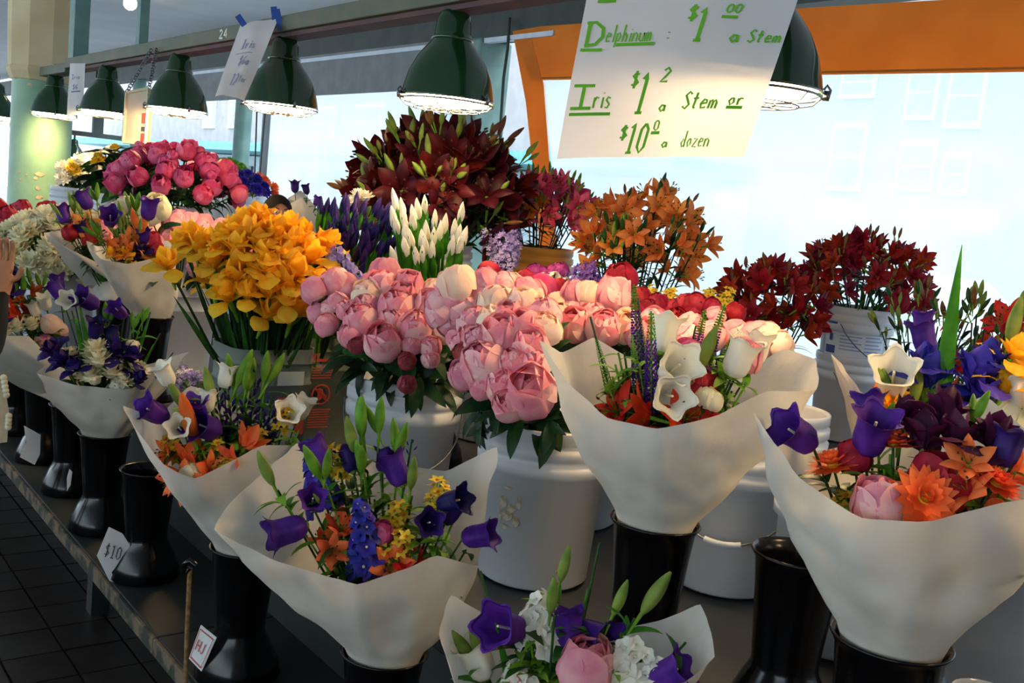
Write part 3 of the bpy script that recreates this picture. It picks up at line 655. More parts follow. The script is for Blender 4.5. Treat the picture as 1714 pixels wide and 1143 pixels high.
vase(1.52, .42, ZC, 'black vase beside the clear plastic box')
cb = at(1668, 1075, 1.62); bx = add('plastic_box', None, T(cb.x, cb.y, ZC)); tag(bx, 'clear crumpled plastic box between the black vases', 'box')
M_CLR = mat('clear_plastic', '9AA4B4', 'B8C0CC', rough=.15, trans=.5)
add('box_body', tub_mesh(.05, .05, .2, M_CLR), T(cb.x, cb.y, ZC), bx)

# price cards, cord, scraps
def card(px0, D, pts, label, text=None, ink=INK_K, border=False, lay=.5):
    P = [(at(q[0], q[1], D) if not isinstance(D, tuple) else on_dome(q[0], q[1], V((D[0], D[1], CAM.z)), (D[2], D[2], 60))) for q in pts]
    c = sum(P, V((0, 0, 0))) / len(P); o = add('price_card', None, T(c)); tag(o, label, 'card')
    n = (P[1] - P[0]).cross(P[2] - P[0]).normalized(); n = -n if n.dot(CAM - c) < 0 else n
    mb = MB(); mb.poly(P, SIGNP); mb.poly([p - n * .0015 for p in P][::-1], SIGNP)
    add('paper', mb.mesh('paper', False), Matrix.Identity(4), o)
    return o, P, n
D_C = math.hypot(*on_z(187, 974, ZS).xy)
o, P, n = card(0, D_C, [(182, 882), (205, 893), (217, 912), (216, 920), (187, 958), (193, 975), (183, 972), (162, 930)], 'white card marked ten dollars leaning at the shelf edge')
mb = MB(); cc = at(188, 922, D_C); ux = EX * .8 - EY * .35; uy = EY * .9 + EX * .25; ux = (ux - n * ux.dot(n)).normalized(); uy = (uy - n * uy.dot(n)).normalized(); cc = cc - n * (cc - P[0]).dot(n)
uc = -.02
for ch in '$10':
    mb = MB(); uc = write(mb, lambda a, b: cc + ux * a + uy * b + n * .004, ch, uc, -.018, .014, .036, INK_K, .003); add('letter', mb.mesh('letter'), Matrix.Identity(4), o)
card(0, (.96, 3.62, .088), [(40, 712), (68, 728), (67, 760), (58, 778), (33, 765), (44, 740)], 'blank white card on a black vase near the shopper')
card(0, (.945, 3.2, .064), [(116, 785), (121, 790), (118, 812), (112, 822), (112, 800)], 'narrow white slip stuck on a black vase')
o, P, n = card(0, (.945, 2.10, .093), [(336, 1046), (362, 1067), (337, 1124), (316, 1102)], 'white sticker with red border on the flared vase base')
mb = MB()
q = [c.lerp(sum(P, V((0, 0, 0))) / 4, .14) + n * .002 for c in P]; q2 = [c.lerp(sum(P, V((0, 0, 0))) / 4, .20) + n * .002 for c in P]
for i in range(4): mb.poly([q[i], q[(i + 1) % 4], q2[(i + 1) % 4], q2[i]], INK_R)
cc = sum(P, V((0, 0, 0))) / 4; ux = (P[1] - P[0]).normalized(); uy = (P[0] - P[3]).normalized()
write(mb, lambda a, b: cc + ux * a + uy * b + n * .003, 'HJ', -.016, -.012, .014, .03, INK_R, .003); add('red_border', mb.mesh('red_border', False), Matrix.Identity(4), o)
M_CORD = mat('tan_bungee', '8A6A3A', '5A4426', rough=.8, scale=120)
pc = [at(318, 950, 1.98), at(316, 985, 1.98), at(313, 1060, 1.95), at(310, 1150, 1.92), at(309, 1230, 1.92)]
cd = add('bungee_cord', None, T(pc[0])); tag(cd, 'tan woven bungee cord hanging down beside the low shelf', 'cord')
add('cord', MB().tube(pc, .0045, M_CORD, 8).mesh('cord'), Matrix.Identity(4), cd)
add('hook', MB().tube([pc[0] + EX * .012 + EY * .004, pc[0] + EY * .014, pc[0] - EX * .012 + EY * .006, pc[0] - EX * .008 - EY * .012, pc[0]], .006, BPLAS, 6).mesh('hook'), Matrix.Identity(4), cd)
# ------------------------------------------------------------------ flower meshes
CACHE = {}
def cached(fn):
    def g(*a):
        k = (fn.__name__,) + tuple(x.name if hasattr(x, 'name') else x for x in a)
        if k not in CACHE: CACHE[k] = fn(*a)
        return CACHE[k]
    return g
def sph(pol, az): return V((sin(pol) * cos(az), sin(pol) * sin(az), cos(pol)))
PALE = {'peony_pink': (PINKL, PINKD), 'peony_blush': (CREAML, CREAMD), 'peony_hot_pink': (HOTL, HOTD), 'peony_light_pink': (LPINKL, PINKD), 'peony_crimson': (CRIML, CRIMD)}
@cached
def m_peony(m, var):
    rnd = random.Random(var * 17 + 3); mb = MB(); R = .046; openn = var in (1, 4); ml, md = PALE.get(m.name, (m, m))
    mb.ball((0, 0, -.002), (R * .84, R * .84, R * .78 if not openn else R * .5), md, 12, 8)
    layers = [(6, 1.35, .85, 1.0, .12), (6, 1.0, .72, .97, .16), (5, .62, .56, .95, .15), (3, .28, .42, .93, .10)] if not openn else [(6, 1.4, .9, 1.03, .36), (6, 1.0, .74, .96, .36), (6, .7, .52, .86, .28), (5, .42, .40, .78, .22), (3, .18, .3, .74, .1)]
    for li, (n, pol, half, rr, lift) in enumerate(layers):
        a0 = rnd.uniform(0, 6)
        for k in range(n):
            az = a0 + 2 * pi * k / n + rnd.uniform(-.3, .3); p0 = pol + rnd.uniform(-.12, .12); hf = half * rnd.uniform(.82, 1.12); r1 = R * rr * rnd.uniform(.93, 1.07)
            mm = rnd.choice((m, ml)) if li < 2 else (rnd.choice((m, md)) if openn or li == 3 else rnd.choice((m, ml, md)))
            c = sph(p0, az); e1 = (V((0, 0, 1)) - c * c.z).normalized(); e2 = c.cross(e1); rows = []; ph = rnd.uniform(0, 6)
            for i in range(8):
                u = 2 * i / 7 - 1; row = []
                for j in range(7):
                    v = 2 * j / 6 - 1
                    s_ = math.sqrt(max(1e-6, 1 - .42 * v * v)); t_ = math.sqrt(max(1e-6, 1 - .42 * u * u))
                    uu, vv = u * s_, v * t_; ang = math.hypot(uu, vv)
                    d = (c * cos(ang * hf) + (e1 * uu + e2 * vv) / max(ang, 1e-6) * sin(ang * hf))
                    rad = r1 * (1 + lift * max(0, uu) ** 3 + .06 * sin(5 * vv + ph) * max(ang - .45, 0) + .05 * max(0, ang - .6) - .04 * (1 - min(1, abs(vv) * 2.2)) * max(0, uu))
                    row.append(d * rad)
                rows.append(row)
            mb.grid(rows, mm)
    for k in range(5): mb.petal(.032, .026, .004, 1.25 * k, 1.7, .25, LEAF, cup=.3, nu=4, nv=2, z0=-R * .98)
    for i in range(len(mb.v)): x, y, z = mb.v[i]; mb.v[i] = (x, y, z * .93)
    return mb.mesh('peony_blossom')
@cached
def m_lily(m, var):
    rnd = random.Random(var * 5 + 1); mb = MB(); op = (1.75, 1.35, 1.0)[var % 3]
    for k in range(6):
        mb.petal(.088, .046 if k % 2 else .036, .004, k * pi / 3 + rnd.uniform(-.08, .08), .35, op + rnd.uniform(-.15, .2), m, cup=-.35, nu=7, nv=4, pw=.85, z0=-.01 + .001 * (k % 2))
    mb.tube([(0, 0, -.05), (0, 0, -.008)], [.003, .005], LIME, 6)
    for k in range(6):
        a = k * pi / 3 + .5; e = (.022 * cos(a), .022 * sin(a), .05); mb.tube([(0, 0, 0), (.012 * cos(a), .012 * sin(a), .03), e], .001, m if m in (MAROON, DRED) else LIME, 4); mb.ball(e, (.003, .003, .006), ANTH, 6, 4)
    return mb.mesh('lily_blossom')
@cached
def m_bud(m, L, r):
    mb = MB(); n = 9; rows = []
    for i in range(n + 1):
        u = i / n; rr = r * (sin(pi * (u * .94 + .03)) ** .7) * (1 - .25 * u)
        rows.append([(rr * (1 + .10 * cos(3 * t)) * cos(t), rr * (1 + .10 * cos(3 * t)) * sin(t), u * L) for t in [2 * pi * j / 9 for j in range(9)]])
    mb.grid(rows, m, True); mb.tube([(0, 0, -.035), (0, 0, .004)], [.0016, .003], LIME, 5)
    return mb.mesh('bud')
@cached
def m_iris(m, var):
    rnd = random.Random(var * 3 + 2); mb = MB()
    for k in range(3):
        a = k * 2.094 + rnd.uniform(-.2, .2)
        mb.petal(.078, .050, .004, a, .55, -.25 + rnd.uniform(-.2, .3), m, cup=.35, nu=7, nv=4, wave=.28, pw=1.1)
        b = a + 1.047
        mb.petal(.085, .056, .005, b, .5, 2.2 + rnd.uniform(-.3, .3), m, cup=-.2, nu=8, nv=4, pw=1.7, wave=.2)
        mb.petal(.060, .034, .004, b, .5, .95, m, cup=.35, nu=5, nv=4, z0=.004, wave=.25, pw=1.2)
        mb.petal(.066, .040, .003, b + .5, .3, .8, m, cup=.2, nu=5, nv=4, wave=.3, pw=1.2)
    mb.lathe([(.003, -.07), (.006, -.05), (.0075, -.02), (.006, .004)], LIME, 8)
    return mb.mesh('iris_blossom')
@cached
def m_irisbud(m, var):
    mb = MB(); rows = []
    for i in range(10):
        u = i / 9; r = .0125 * (sin(pi * (u * .9 + .1)) ** .8) * (1 - .3 * u) + .0004
        rows.append([(r * cos(t + u * 1.6) * (1 + .15 * cos(3 * t)), r * sin(t + u * 1.6) * (1 + .15 * cos(3 * t)), u * .072) for t in [2 * pi * j / 9 for j in range(9)]])
    mb.grid(rows, m, True)
    for k in range(2): mb.petal(.098 + .016 * k, .034, .004, k * pi + var, .10, -.05 + .04 * k, BLADE, cup=.5, nu=7, nv=4, z0=-.06, pw=.75)
    return mb.mesh('iris_bud')
@cached
def m_bell(m, var):
    mb = MB()
    def mod(i, t, r, z):
        k = max(0, (i - 5) / 3); return r * (1 + .07 * cos(5 * t) * (1 + k) + .12 * k * max(0, cos(5 * t))), z + .006 * k * cos(5 * t)
    mb.lathe([(.001, 0), (.011, .001), (.0175, .010), (.0195, .022), (.0195, .035), (.0205, .046), (.0235, .053), (.0285, .057), (.0275, .0565), (.0225, .051), (.018, .042), (.016, .02), (.001, .006)], m, 30, lambda i, t, r, z: mod(i if i < 8 else 15 - i, t, r, z))
    for k in range(5): mb.petal(.026, .010, .005, k * 1.257, .9, .2, LIME, cup=.2, nu=3, nv=2, z0=-.004)
    mb.tube([(0, 0, .004), (0, 0, .046)], .0018, IVORY, 5)
    return mb.mesh('bell_blossom')
@cached
def m_floret(m, var):
    mb = MB()
    for k in range(5): mb.petal(.014, .013, .001, k * 1.257 + var, .6, 1.4 + .2 * var, m, cup=.2, nu=3, nv=2, pw=1.2, tip=.2)
    mb.tube([(0, 0, -.012), (0, 0, .001)], [.0012, .003], m, 5); mb.ball((0, 0, .003), .0022, IVORY if var % 2 else m, 5, 3)
    return mb.mesh('floret')
@cached
def m_star(m, var):
    mb = MB()
    for k in range(5): mb.petal(.013, .008, .001, k * 1.257, .9, 1.5, m, cup=.1, nu=3, nv=2)
    mb.ball((0, 0, .002), .0025, ORANGE, 5, 3); mb.tube([(0, 0, -.01), (0, 0, 0)], .001, LIME, 4)
    return mb.mesh('star_floret')
@cached
def m_mum(m, var):
    rnd = random.Random(var + 9); mb = MB(); mb.ball((0, 0, .0), (.016, .016, .012), m, 8, 5)
    for ring, (n, a1, L) in enumerate(((12, 1.7, .034), (12, 1.25, .033), (10, .8, .030), (8, .4, .025), (5, .1, .02))):
        for k in range(n): mb.petal(L, .012, .002, 2 * pi * k / n + ring * .3 + rnd.uniform(-.1, .1), a1 + .1, a1 - .55, m, cup=.35, nu=3, nv=2, pw=1.25, tip=.25)
    return mb.mesh('mum_blossom')
@cached
def m_dome(m, var):
    rnd = random.Random(var); mb = MB()
    for ring, (n, a1, L) in enumerate(((14, 1.75, .040), (14, 1.5, .036), (12, 1.2, .030), (10, .8, .022), (7, .4, .015))):
        for k in range(n): mb.petal(L, .013, .002, 2 * pi * k / n + ring * .23, a1, a1 - .35, m, cup=.2, nu=3, nv=2, pw=1.1, z0=.002 * ring)
    mb.ball((0, 0, .006), .009, LEMON, 8, 5)
    return mb.mesh('dome_blossom')
@cached
def m_leaf(m, L, W):
    mb = MB().petal(L, W, .001, 0, .75, 1.7, m, cup=.22, nu=6, nv=2, pw=.75); return mb.mesh('leaf')
@cached
def m_blade(m, L, W):
    rows = []
    for i in range(9):
        u = i / 8; w_ = W * (1 - u ** 2.2) * .5 + .0003; x = .05 * L * u * u
        rows.append([(x - .1 * w_, -w_, u * L), (x + .35 * w_, 0, u * L), (x - .1 * w_, w_, u * L)])
    return MB().grid(rows, m).mesh('blade')
@cached
def m_stem(L, r, m):
    return MB().tube([(0, 0, 0), (0, 0, L * .5), (0, 0, L)], [r, r, r * .9], m, 6).mesh('stem')
@cached
def m_sprig(m, var):
    """a head of tiny florets, far too small to pick apart"""
    rnd = random.Random(var + 31); mb = MB()
    for k in range(46):
        z = rnd.uniform(-.05, .05); a = rnd.uniform(0, 6.28); r = .026 * math.sqrt(rnd.uniform(.1, 1)) * (1 - abs(z) * 8 * .4)
        c = V((r * cos(a), r * sin(a), z)); d = V((cos(a), sin(a), rnd.uniform(.0, .9))).normalized(); M = frame(c, d, rnd.uniform(0, 6))
        for q in range(4):
            t = q * pi / 2; pts = [M @ V((0, 0, 0)), M @ V((.008 * cos(t - .5), .008 * sin(t - .5), .002)), M @ V((.011 * cos(t), .011 * sin(t), .003)), M @ V((.008 * cos(t + .5), .008 * sin(t + .5), .002))]
            mb.poly(pts, m)
    mb.tube([(0, 0, -.06), (0, 0, .04)], .0015, LEAF, 5)
    return mb.mesh('floret_head')
@cached
def m_vero(m, var):
    mb = MB(); rnd = random.Random(var + 5); L = .17
    for i in range(34):
        u = i / 34; z = u * L; nn = 7; rr = .010 * (1 - u) ** .6 + .0025
        for k in range(nn):
            a = 2 * pi * k / nn + i * .4; c = V((rr * cos(a), rr * sin(a), z))
            mb.ball(c, (.0032 * (1.1 - .6 * u),) * 3, m if u < .72 else LIME, 4, 3)
    mb.tube([(0, 0, -.02), (0, 0, L)], .0015, LIME, 5)
    return mb.mesh('spike')

# ------------------------------------------------------------------ flower kinds: (part name, mesh, offset from head, direction, scale)
rA = lambda a, b: RND.uniform(a, b)
def dirv(pol, az): return sph(pol, az)
def leaves(n, z0, z1, L, W, m, pol=(.5, 1.1)):
    return [('leaf', m_leaf(m, L, W), V((0, 0, rA(z0, z1))), ('leafdir', rA(0, 6.28), rA(*pol)), rA(.8, 1.2)) for _ in range(n)]
LOOK = ['']
def K_peony(m, var=None, nl=2, s=1.0):
    v = var if var is not None else RND.choice((0, 0, 1, 2, 2, 3, 4)); LOOK[0] = 'ruffled open ' if v in (1, 4) else 'round closed '
    return [('blossom', m_peony(m, v), V((0, 0, 0)), V((0, 0, 1)), s)] + leaves(nl, -.17, -.07, .09, .03, LEAFD)
def K_peonybud(m, s=.5): return [('bud', m_peony(m, 0), V((0, 0, 0)), V((0, 0, 1)), s)] + leaves(1, -.1, -.05, .07, .022, LEAF)
def K_lily(m, no, nb, bm, s=1.0, nl=4, spread=.055):
    it = []; a0 = rA(0, 6)
    for k in range(no):
        a = a0 + 2 * pi * k / max(no, 1) + rA(-.3, .3); p = rA(.7, 1.35); it.append(('blossom', m_lily(m, RND.randrange(3)), dirv(p, a) * spread * rA(.8, 1.3) + V((0, 0, rA(-.05, .0))), dirv(p, a), s * rA(.85, 1.1)))
    for k in range(nb):
        a = rA(0, 6.28); p = rA(.05, .75); L = RND.choice((.05, .065)); it.append(('bud', m_bud(RND.choice(bm), L, .0095), dirv(p, a) * rA(.03, .065) + V((0, 0, .0)), dirv(p * .8, a), s * rA(.8, 1.15)))
    return it + leaves(nl, -.25, -.04, .085, .014, RND.choice((LEAF, LEAFD)), (.5, 1.2))
def K_iris(m, s=1.0): return [('blossom', m_iris(m, RND.randrange(3)), V((0, 0, 0)), dirv(rA(0, .5), rA(0, 6)), s * rA(.9, 1.12)), ('leaf', m_blade(LEAF, .22, .018), V((0, 0, -.29)), dirv(.12, rA(0, 6)), 1)]
def K_irisbud(m, s=1.0): return [('bud', m_irisbud(m, RND.randrange(2)), V((0, 0, 0)), V((0, 0, 1)), s * rA(.9, 1.1)), ('leaf', m_blade(BLADE, .24, .02), V((0, 0, -.3)), dirv(.06, rA(0, 6)), 1)]
def K_bell(m, s=1.0, d=None): return [('blossom', m_bell(m, 0), V((0, 0, 0)), d or dirv(rA(.0, .6), rA(0, 6)), s)] + leaves(1, -.08, -.03, .05, .016, LIME)
def K_delph(m, L, s=1.0, n=30):
    it = []
    for k in range(n):
        u = k / n; z = -L * (1 - u); a = k * 2.4; r = .022 * (1 - u) + .005
        it.append(('floret', m_floret(m, k % 2), V((r * cos(a), r * sin(a), z)), dirv(1.25 - .5 * u, a), s * (1.6 - .9 * u)))
    return it
def K_buds(m, L, s=1.0, n=16):
    return [('bud', m_bud(m, .05, .0085), V((.006 * cos(k * 2.4), .006 * sin(k * 2.4), -L * (1 - k / n))), dirv(1.0 - .6 * k / n, k * 2.4), s * (.55 - .25 * k / n)) for k in range(n)]
def K_star(m, n=14, L=.07, s=1.0): return [('floret', m_star(m, 0), V((.012 * cos(k * 2.4), .012 * sin(k * 2.4), -L * (1 - k / n))), dirv(1.1 - .8 * k / n, k * 2.4), s * rA(.9, 1.2)) for k in range(n)] + leaves(2, -.09, -.02, .04, .012, LIME)
def K_one(nm, me, s=1.0, nl=1, lm=None): return [(nm, me, V((0, 0, 0)), V((0, 0, 1)), s)] + leaves(nl, -.1, -.04, .05, .016, lm or LEAF)
def K_budl(m, n=3, s=1.0):
    return [('bud', m_bud(m, .065, .0105), dirv(.5, k * 2.2) * .012, dirv(.15 + .3 * k, k * 2.2 + 1), s * rA(.85, 1.1)) for k in range(n)] + leaves(3, -.05, -.01, .06, .014, BLADE)

def build(name, items, C, P, parent=None, label=None, cat=None, group=None, sm=LEAF, sr=.0032, aim=None):
    d = P - C; L = max(.04, d.length); d.normalize(); Lq = round(L / .02) * .02
    C = P - d * Lq; W = frame(C, d, rA(0, 6.28))
    if parent is None:
        o = add(name, None, W); tag(o, label, cat, group); add('stem', m_stem(round(Lq, 2), sr, sm), W, o)
    else:
        o = add(name, m_stem(round(Lq, 2), sr, sm), W, parent)
    for nm, me, off, dv, s in items:
        if parent is not None and nm == 'leaf' and off.z < -Lq + .08: continue
        Wh = W @ T(0, 0, Lq + off.z) @ T(off.x, off.y, 0)
        if isinstance(dv, tuple):
            if off.z < -Lq + .03: continue
            M = Wh @ Matrix.Rotation(dv[1], 4, 'Z') @ Matrix.Rotation(dv[2] - .75, 4, 'Y')
        elif nm == 'blade':
            zz = d.copy(); xx = CAM - P; xx = (xx - zz * xx.dot(zz)).normalized(); yy = zz.cross(xx); q_ = Wh.translation
            M = Matrix(((xx.x, yy.x, zz.x, q_.x), (xx.y, yy.y, zz.y, q_.y), (xx.z, yy.z, zz.z, q_.z), (0, 0, 0, 1))) @ Matrix.Rotation(rA(-.4, .4), 4, 'Z')
        elif aim is not None and nm in ('blossom',):
            M = frame(Wh.translation, aim, rA(0, 6))
        else:
            M = Wh @ frame(V((0, 0, 0)), dv, rA(0, 6.28))
        add(nm, me, M @ Matrix.Scale(s, 4), o)
    return o
def fib(n, lo=0.0, jit=.25):
    """directions spread over the upper cap, lo = lowest cosine"""
    out = []
    for k in range(n):
        z = lo + (1 - lo) * (k + .5) / n; a = k * 2.39996 + rA(-jit, jit); r = math.sqrt(max(0, 1 - z * z)); out.append(V((r * cos(a), r * sin(a), z)))
    return out
def bunch(n, c, rad, C, kind, name, label, cat, group, lo=0.0, sm=LEAF, sr=.003, jr=.06, cz=.0):
    for d in fib(n, lo):
        k = 1 + rA(-jr, jr); P = V((c[0] + d.x * rad[0] * k, c[1] + d.y * rad[1] * k, c[2] + d.z * rad[2] * k))
        Cb = V((C[0] + d.x * .05, C[1] + d.y * .05, C[2]))
        its = kind(); build(name, its, Cb, P, None, LOOK[0] + label if name == 'peony' and 'bud' not in label else label, cat, group, sm, sr)

# ------------------------------------------------------------------ loose bunches
RIM = ZC + BH
# front peonies: pixel of each bloom, met with the dome of its bucket
def zA(x, y): return 500 + x / 3.81, 420 + y / 3.81
def zC(x, y): return 760 + x / 2.678, 440 + y / 2.678
PK, CR, HP, CM = PINK, CREAM, HOT, CRIM
domeA = (V((1.43, 2.25, 1.045)), (.28, .28, .25), 'A', 'pink peony in the ribbed white bucket beside the warning-printed tub', 'peonies by the printed tub')
domeB = (V((1.50, 1.75, 1.04)), (.30, .30, .27), 'B', 'pink peony in the stained bucket with a rusty label mark', 'peonies in the stained bucket')
domeD = (V((1.88, 1.90, 1.03)), (.44, .50, .22), 'D', 'pale pink peony massed between the white iris buds and the purple-spike bouquet', 'peonies massed behind the front buckets')
domeE = (V((2.12, 2.10, 1.06)), (.40, .45, .19), 'E', 'crimson peony among the pale ones before the yellow loosestrife', 'crimson peonies on the counter')
A = [(110, 260), (240, 205), (300, 255, 1), (550, 150, 2, 1.1), (440, 290, 0, 1.05, CR), (540, 240), (700, 240, 1), (400, 440, 2, 1.1), (180, 475, 0, .8), (620, 360, 2, 1.15), (740, 490, 0, 1.1), (540, 590, 1, 1.15), (330, 540, 0, .8), (600, 460, 3, .9), (720, 600, 0, .65), (840, 610, 0, .7), (940, 490, 3, 1.0, CR), (830, 360, 1), (870, 270, 3, .9, CR), (130, 400, 0, .8), (310, 380, 0, .7), (480, 200, 0, .8), (660, 300, 1, .9), (430, 370, 3, .9), (250, 330, 0, .7)]
Bl = [(1020, 230, 2, 1.25, CR), (1000, 300, 1, 1.1), (1050, 390, 1, 1.25), (1130, 480, 0, 1.05), (1270, 370, 2, 1.3, CR), (1200, 290, 1, 1.1), (1450, 380, 4, 1.1, CR), (1430, 280, 0, 1.0), (1300, 235, 3, .9), (1190, 205, 0, .9), (1310, 560, 1, 1.2), (1170, 590, 0, 1.0), (1430, 520, 4, 1.1), (1480, 630, 1, 1.0), (1380, 720, 0, .95), (1190, 730, 3, 1.3), (1060, 790, 0, .9), (1170, 870, 0, .7), (1310, 860, 2, 1.0), (1340, 980, 4, .9), (1480, 900, 1, 1.35), (1440, 840, 0, .8), (1560, 420, 3, 1.0), (1560, 510, 2, 1.0, CR), (1500, 730, 0, .9), (1250, 460, 3, 1.0, CR), (1350, 440, 1, .9), (1100, 560, 0, .8), (1240, 640, 3, .8), (920, 400, 3, 1.0), (980, 450, 1, .95), (900, 340, 0, .9)]
Dl = [(540, 140), (600, 145, 3, 1, CR), (710, 155, 1, 1.25), (460, 190, 0, .9, CR), (540, 205, 2), (600, 190), (430, 250), (540, 285, 1, 1.1), (420, 310, 3, 1.1, CR), (670, 295, 2, 1.2), (760, 290, 1, 1, CR), (890, 265, 0), (960, 300, 3, .9, CR), (1060, 290), (1045, 340), (1040, 420, 4, 1, HP), (1230, 330), (1340, 345, 1, 1.2), (1400, 335, 3, 1, CR), (1170, 240, 0, .7), (1260, 315, 3, .9), (1150, 330, 3, 1), (840, 330, 1), (480, 250, 3, 1, CR), (620, 250), (360, 130, 0, .9), (310, 140, 3, .9), (260, 100, 0, .9, CR), (210, 120, 3, .9), (880, 350), (1450, 370, 3, 1, CR), (1340, 400, 1, 1.0)]
El = [(690, 190), (500, 220), (580, 240, 0, .9), (700, 235), (790, 225), (870, 210, 0, .8), (910, 195, 0), (990, 220), (1040, 185, 0, .8), (1085, 180, 0, .8), (990, 260), (840, 155, 0, .8), (1260, 225, 0, .8), (400, 140, 1, 1.3, HP), (330, 90, 1, .9), (160, 55, 1, .9), (200, 80, 1, .8), (470, 110, 0, .7), (1150, 200, 0, .8), (640, 215, 0, .9), (1060, 225, 0, .9)]
for lst, zf, dm, base in ((A, zA, domeA, PK), (Bl, zA, domeB, PK), (Dl, zC, domeD, PK), (El, zC, domeE, CM)):
    for e in lst:
        x, y = zf(e[0], e[1]); var = e[2] if len(e) > 2 else RND.choice((0, 1, 2, 3)); s = (e[3] if len(e) > 3 else 1.0); m = e[4] if len(e) > 4 else base
        P = on_dome(x, y, dm[0], dm[1]); bx_, by_ = PB[dm[2]]
        lb = dm[3]
        if dm[2] == 'E' and m is HP: lb = 'open magenta-pink peony among the crimson ones on the counter'
        if dm[2] != 'E' or m is not HP:
            look = ('large ' if s > 1.12 else 'small ' if s < .86 else '') + ('ruffled open ' if var in (1, 4) else 'round closed ') + ('creamy ' if m is CR else '')
            lb = look + dm[3]
        Cb = V((bx_ + .25 * (P.x - bx_) * .5, by_ + .25 * (P.y - by_) * .5, RIM - .06))
        build('peony', K_peony(m, var, 3, s * .86), Cb, P, None, lb, 'peony', dm[4] if lb.endswith(dm[3]) else None, sr=.0035)
for x, y in ((200, 365), (370, 600), (1030, 600), (1050, 650), (690, 700), (1000, 560), (840, 690), (690, 850)):
    px, py = zA(x, y); dm = domeA if x < 900 else domeB; P = on_dome(px, py, dm[0], dm[1])
    build('peony', K_peonybud(petal('peony_bud_red', '9A3A3C', 'B4545A') if x in (370, 1050, 690) else PINK, .5), V((PB[dm[2]][0], PB[dm[2]][1], RIM - .04)), P, None, 'small closed peony bud hanging at the front rim of the peony buckets', 'peony', 'closed peony buds at the bucket rims')
# leafy peony stems drooping over the bucket rims
def K_foliage(n=7, L=.1, W=.032, m=None): return [('leaf', m_leaf(m or LEAFD, L, W), V((0, 0, rA(-.10, .0))), ('leafdir', rA(0, 6.28), rA(.5, 1.3)), rA(.7, 1.2)) for _ in range(n)]
for px, py, k in ((590, 600, 'A'), (640, 618, 'A'), (700, 630, 'A'), (745, 640, 'A'), (610, 560, 'A'), (660, 590, 'A'), (720, 600, 'A'), (775, 650, 'B'), (800, 690, 'B'), (850, 705, 'B'), (880, 690, 'B'), (830, 660, 'B'), (780, 600, 'B'), (930, 700, 'B')):
    dm = domeA if k == 'A' else domeB; P = on_dome(px, py, dm[0], (.2, .2, .12))
    build('peony_foliage', K_foliage(), V((PB[k][0], PB[k][1], RIM - .03)), P, None, 'dark leafy peony stem over the rim of a front peony bucket', 'foliage', 'leafy stems at the peony bucket rims', sm=LEAFD)

# yellow irises
TI = V((1.225, 2.70, ZC + .25))
YC, YR = V((1.225, 2.72, 1.19)), (.20, .20, .20)
LB = 'yellow iris bloom in the cloudy square tub with a red label'
def iris_lb(px, py):
    if px < 350: return 'yellow iris leaning out of the tub towards the far bouquets'
    if px > 525: return 'yellow iris leaning towards the dark purple iris buds'
    if py < 395: return 'topmost yellow iris bloom of the square tub, against the person'
    if py > 490: return 'yellow iris drooping low over the rim of the square tub'
    return 'yellow iris in the middle of the mass in the square tub'
for px, py in ((285, 452), (325, 395), (385, 505), (348, 400), (410, 370), (440, 360), (478, 380), (505, 385), (540, 420), (555, 455), (400, 430), (430, 420), (460, 415), (490, 420), (520, 440), (395, 470), (425, 465), (455, 460), (490, 465), (520, 480), (545, 478), (370, 430), (415, 500), (450, 500), (480, 505), (445, 535), (490, 530), (515, 515), (360, 450), (340, 430), (470, 440), (440, 440), (500, 400), (425, 390), (380, 400), (460, 390), (530, 400), (310, 420), (405, 455), (475, 485), (390, 385)):
    if py < 405: py += 16
    P = on_dome(px, py, YC, YR)
    if px < 300: P = at(px, py, 2.78)
    build('yellow_iris', K_iris(YEL, .95), V((TI.x + (P.x - TI.x) * .3, TI.y + (P.y - TI.y) * .3, TI.z)), P, None, iris_lb(px, py), 'iris', 'yellow irises in the square tub', sm=LEAFD, sr=.004)
for d in fib(26, -.1):
    P = YC + V((d.x * .15, abs(d.y) * .17, d.z * .17)); build('yellow_iris', K_iris(YEL, .95), V((TI.x + d.x * .05, TI.y + d.y * .05, TI.z)), P, None, 'yellow iris on the far side of the square tub', 'iris', 'yellow irises in the square tub', sm=LEAFD, sr=.004)
for k in range(34):
    a = rA(0, 6.28); r = .085 * math.sqrt(rA(.2, 1)); b = V((1.225 + r * 1.1 * cos(a), 2.70 + r * sin(a), ZC + .2)); P = b + V((r * cos(a) * .5, r * sin(a) * .5 - .01, rA(.25, .36)))
    build('iris_leaf', [('leaf', m_blade(LEAFD, .2, .02), V((0, 0, -.19)), dirv(.1, rA(0, 6)), 1.1)], b, P, None, 'dark green iris leaf stem standing under the yellow blooms', 'foliage', 'green iris stems under the yellow blooms', sm=LEAFD, sr=.005)
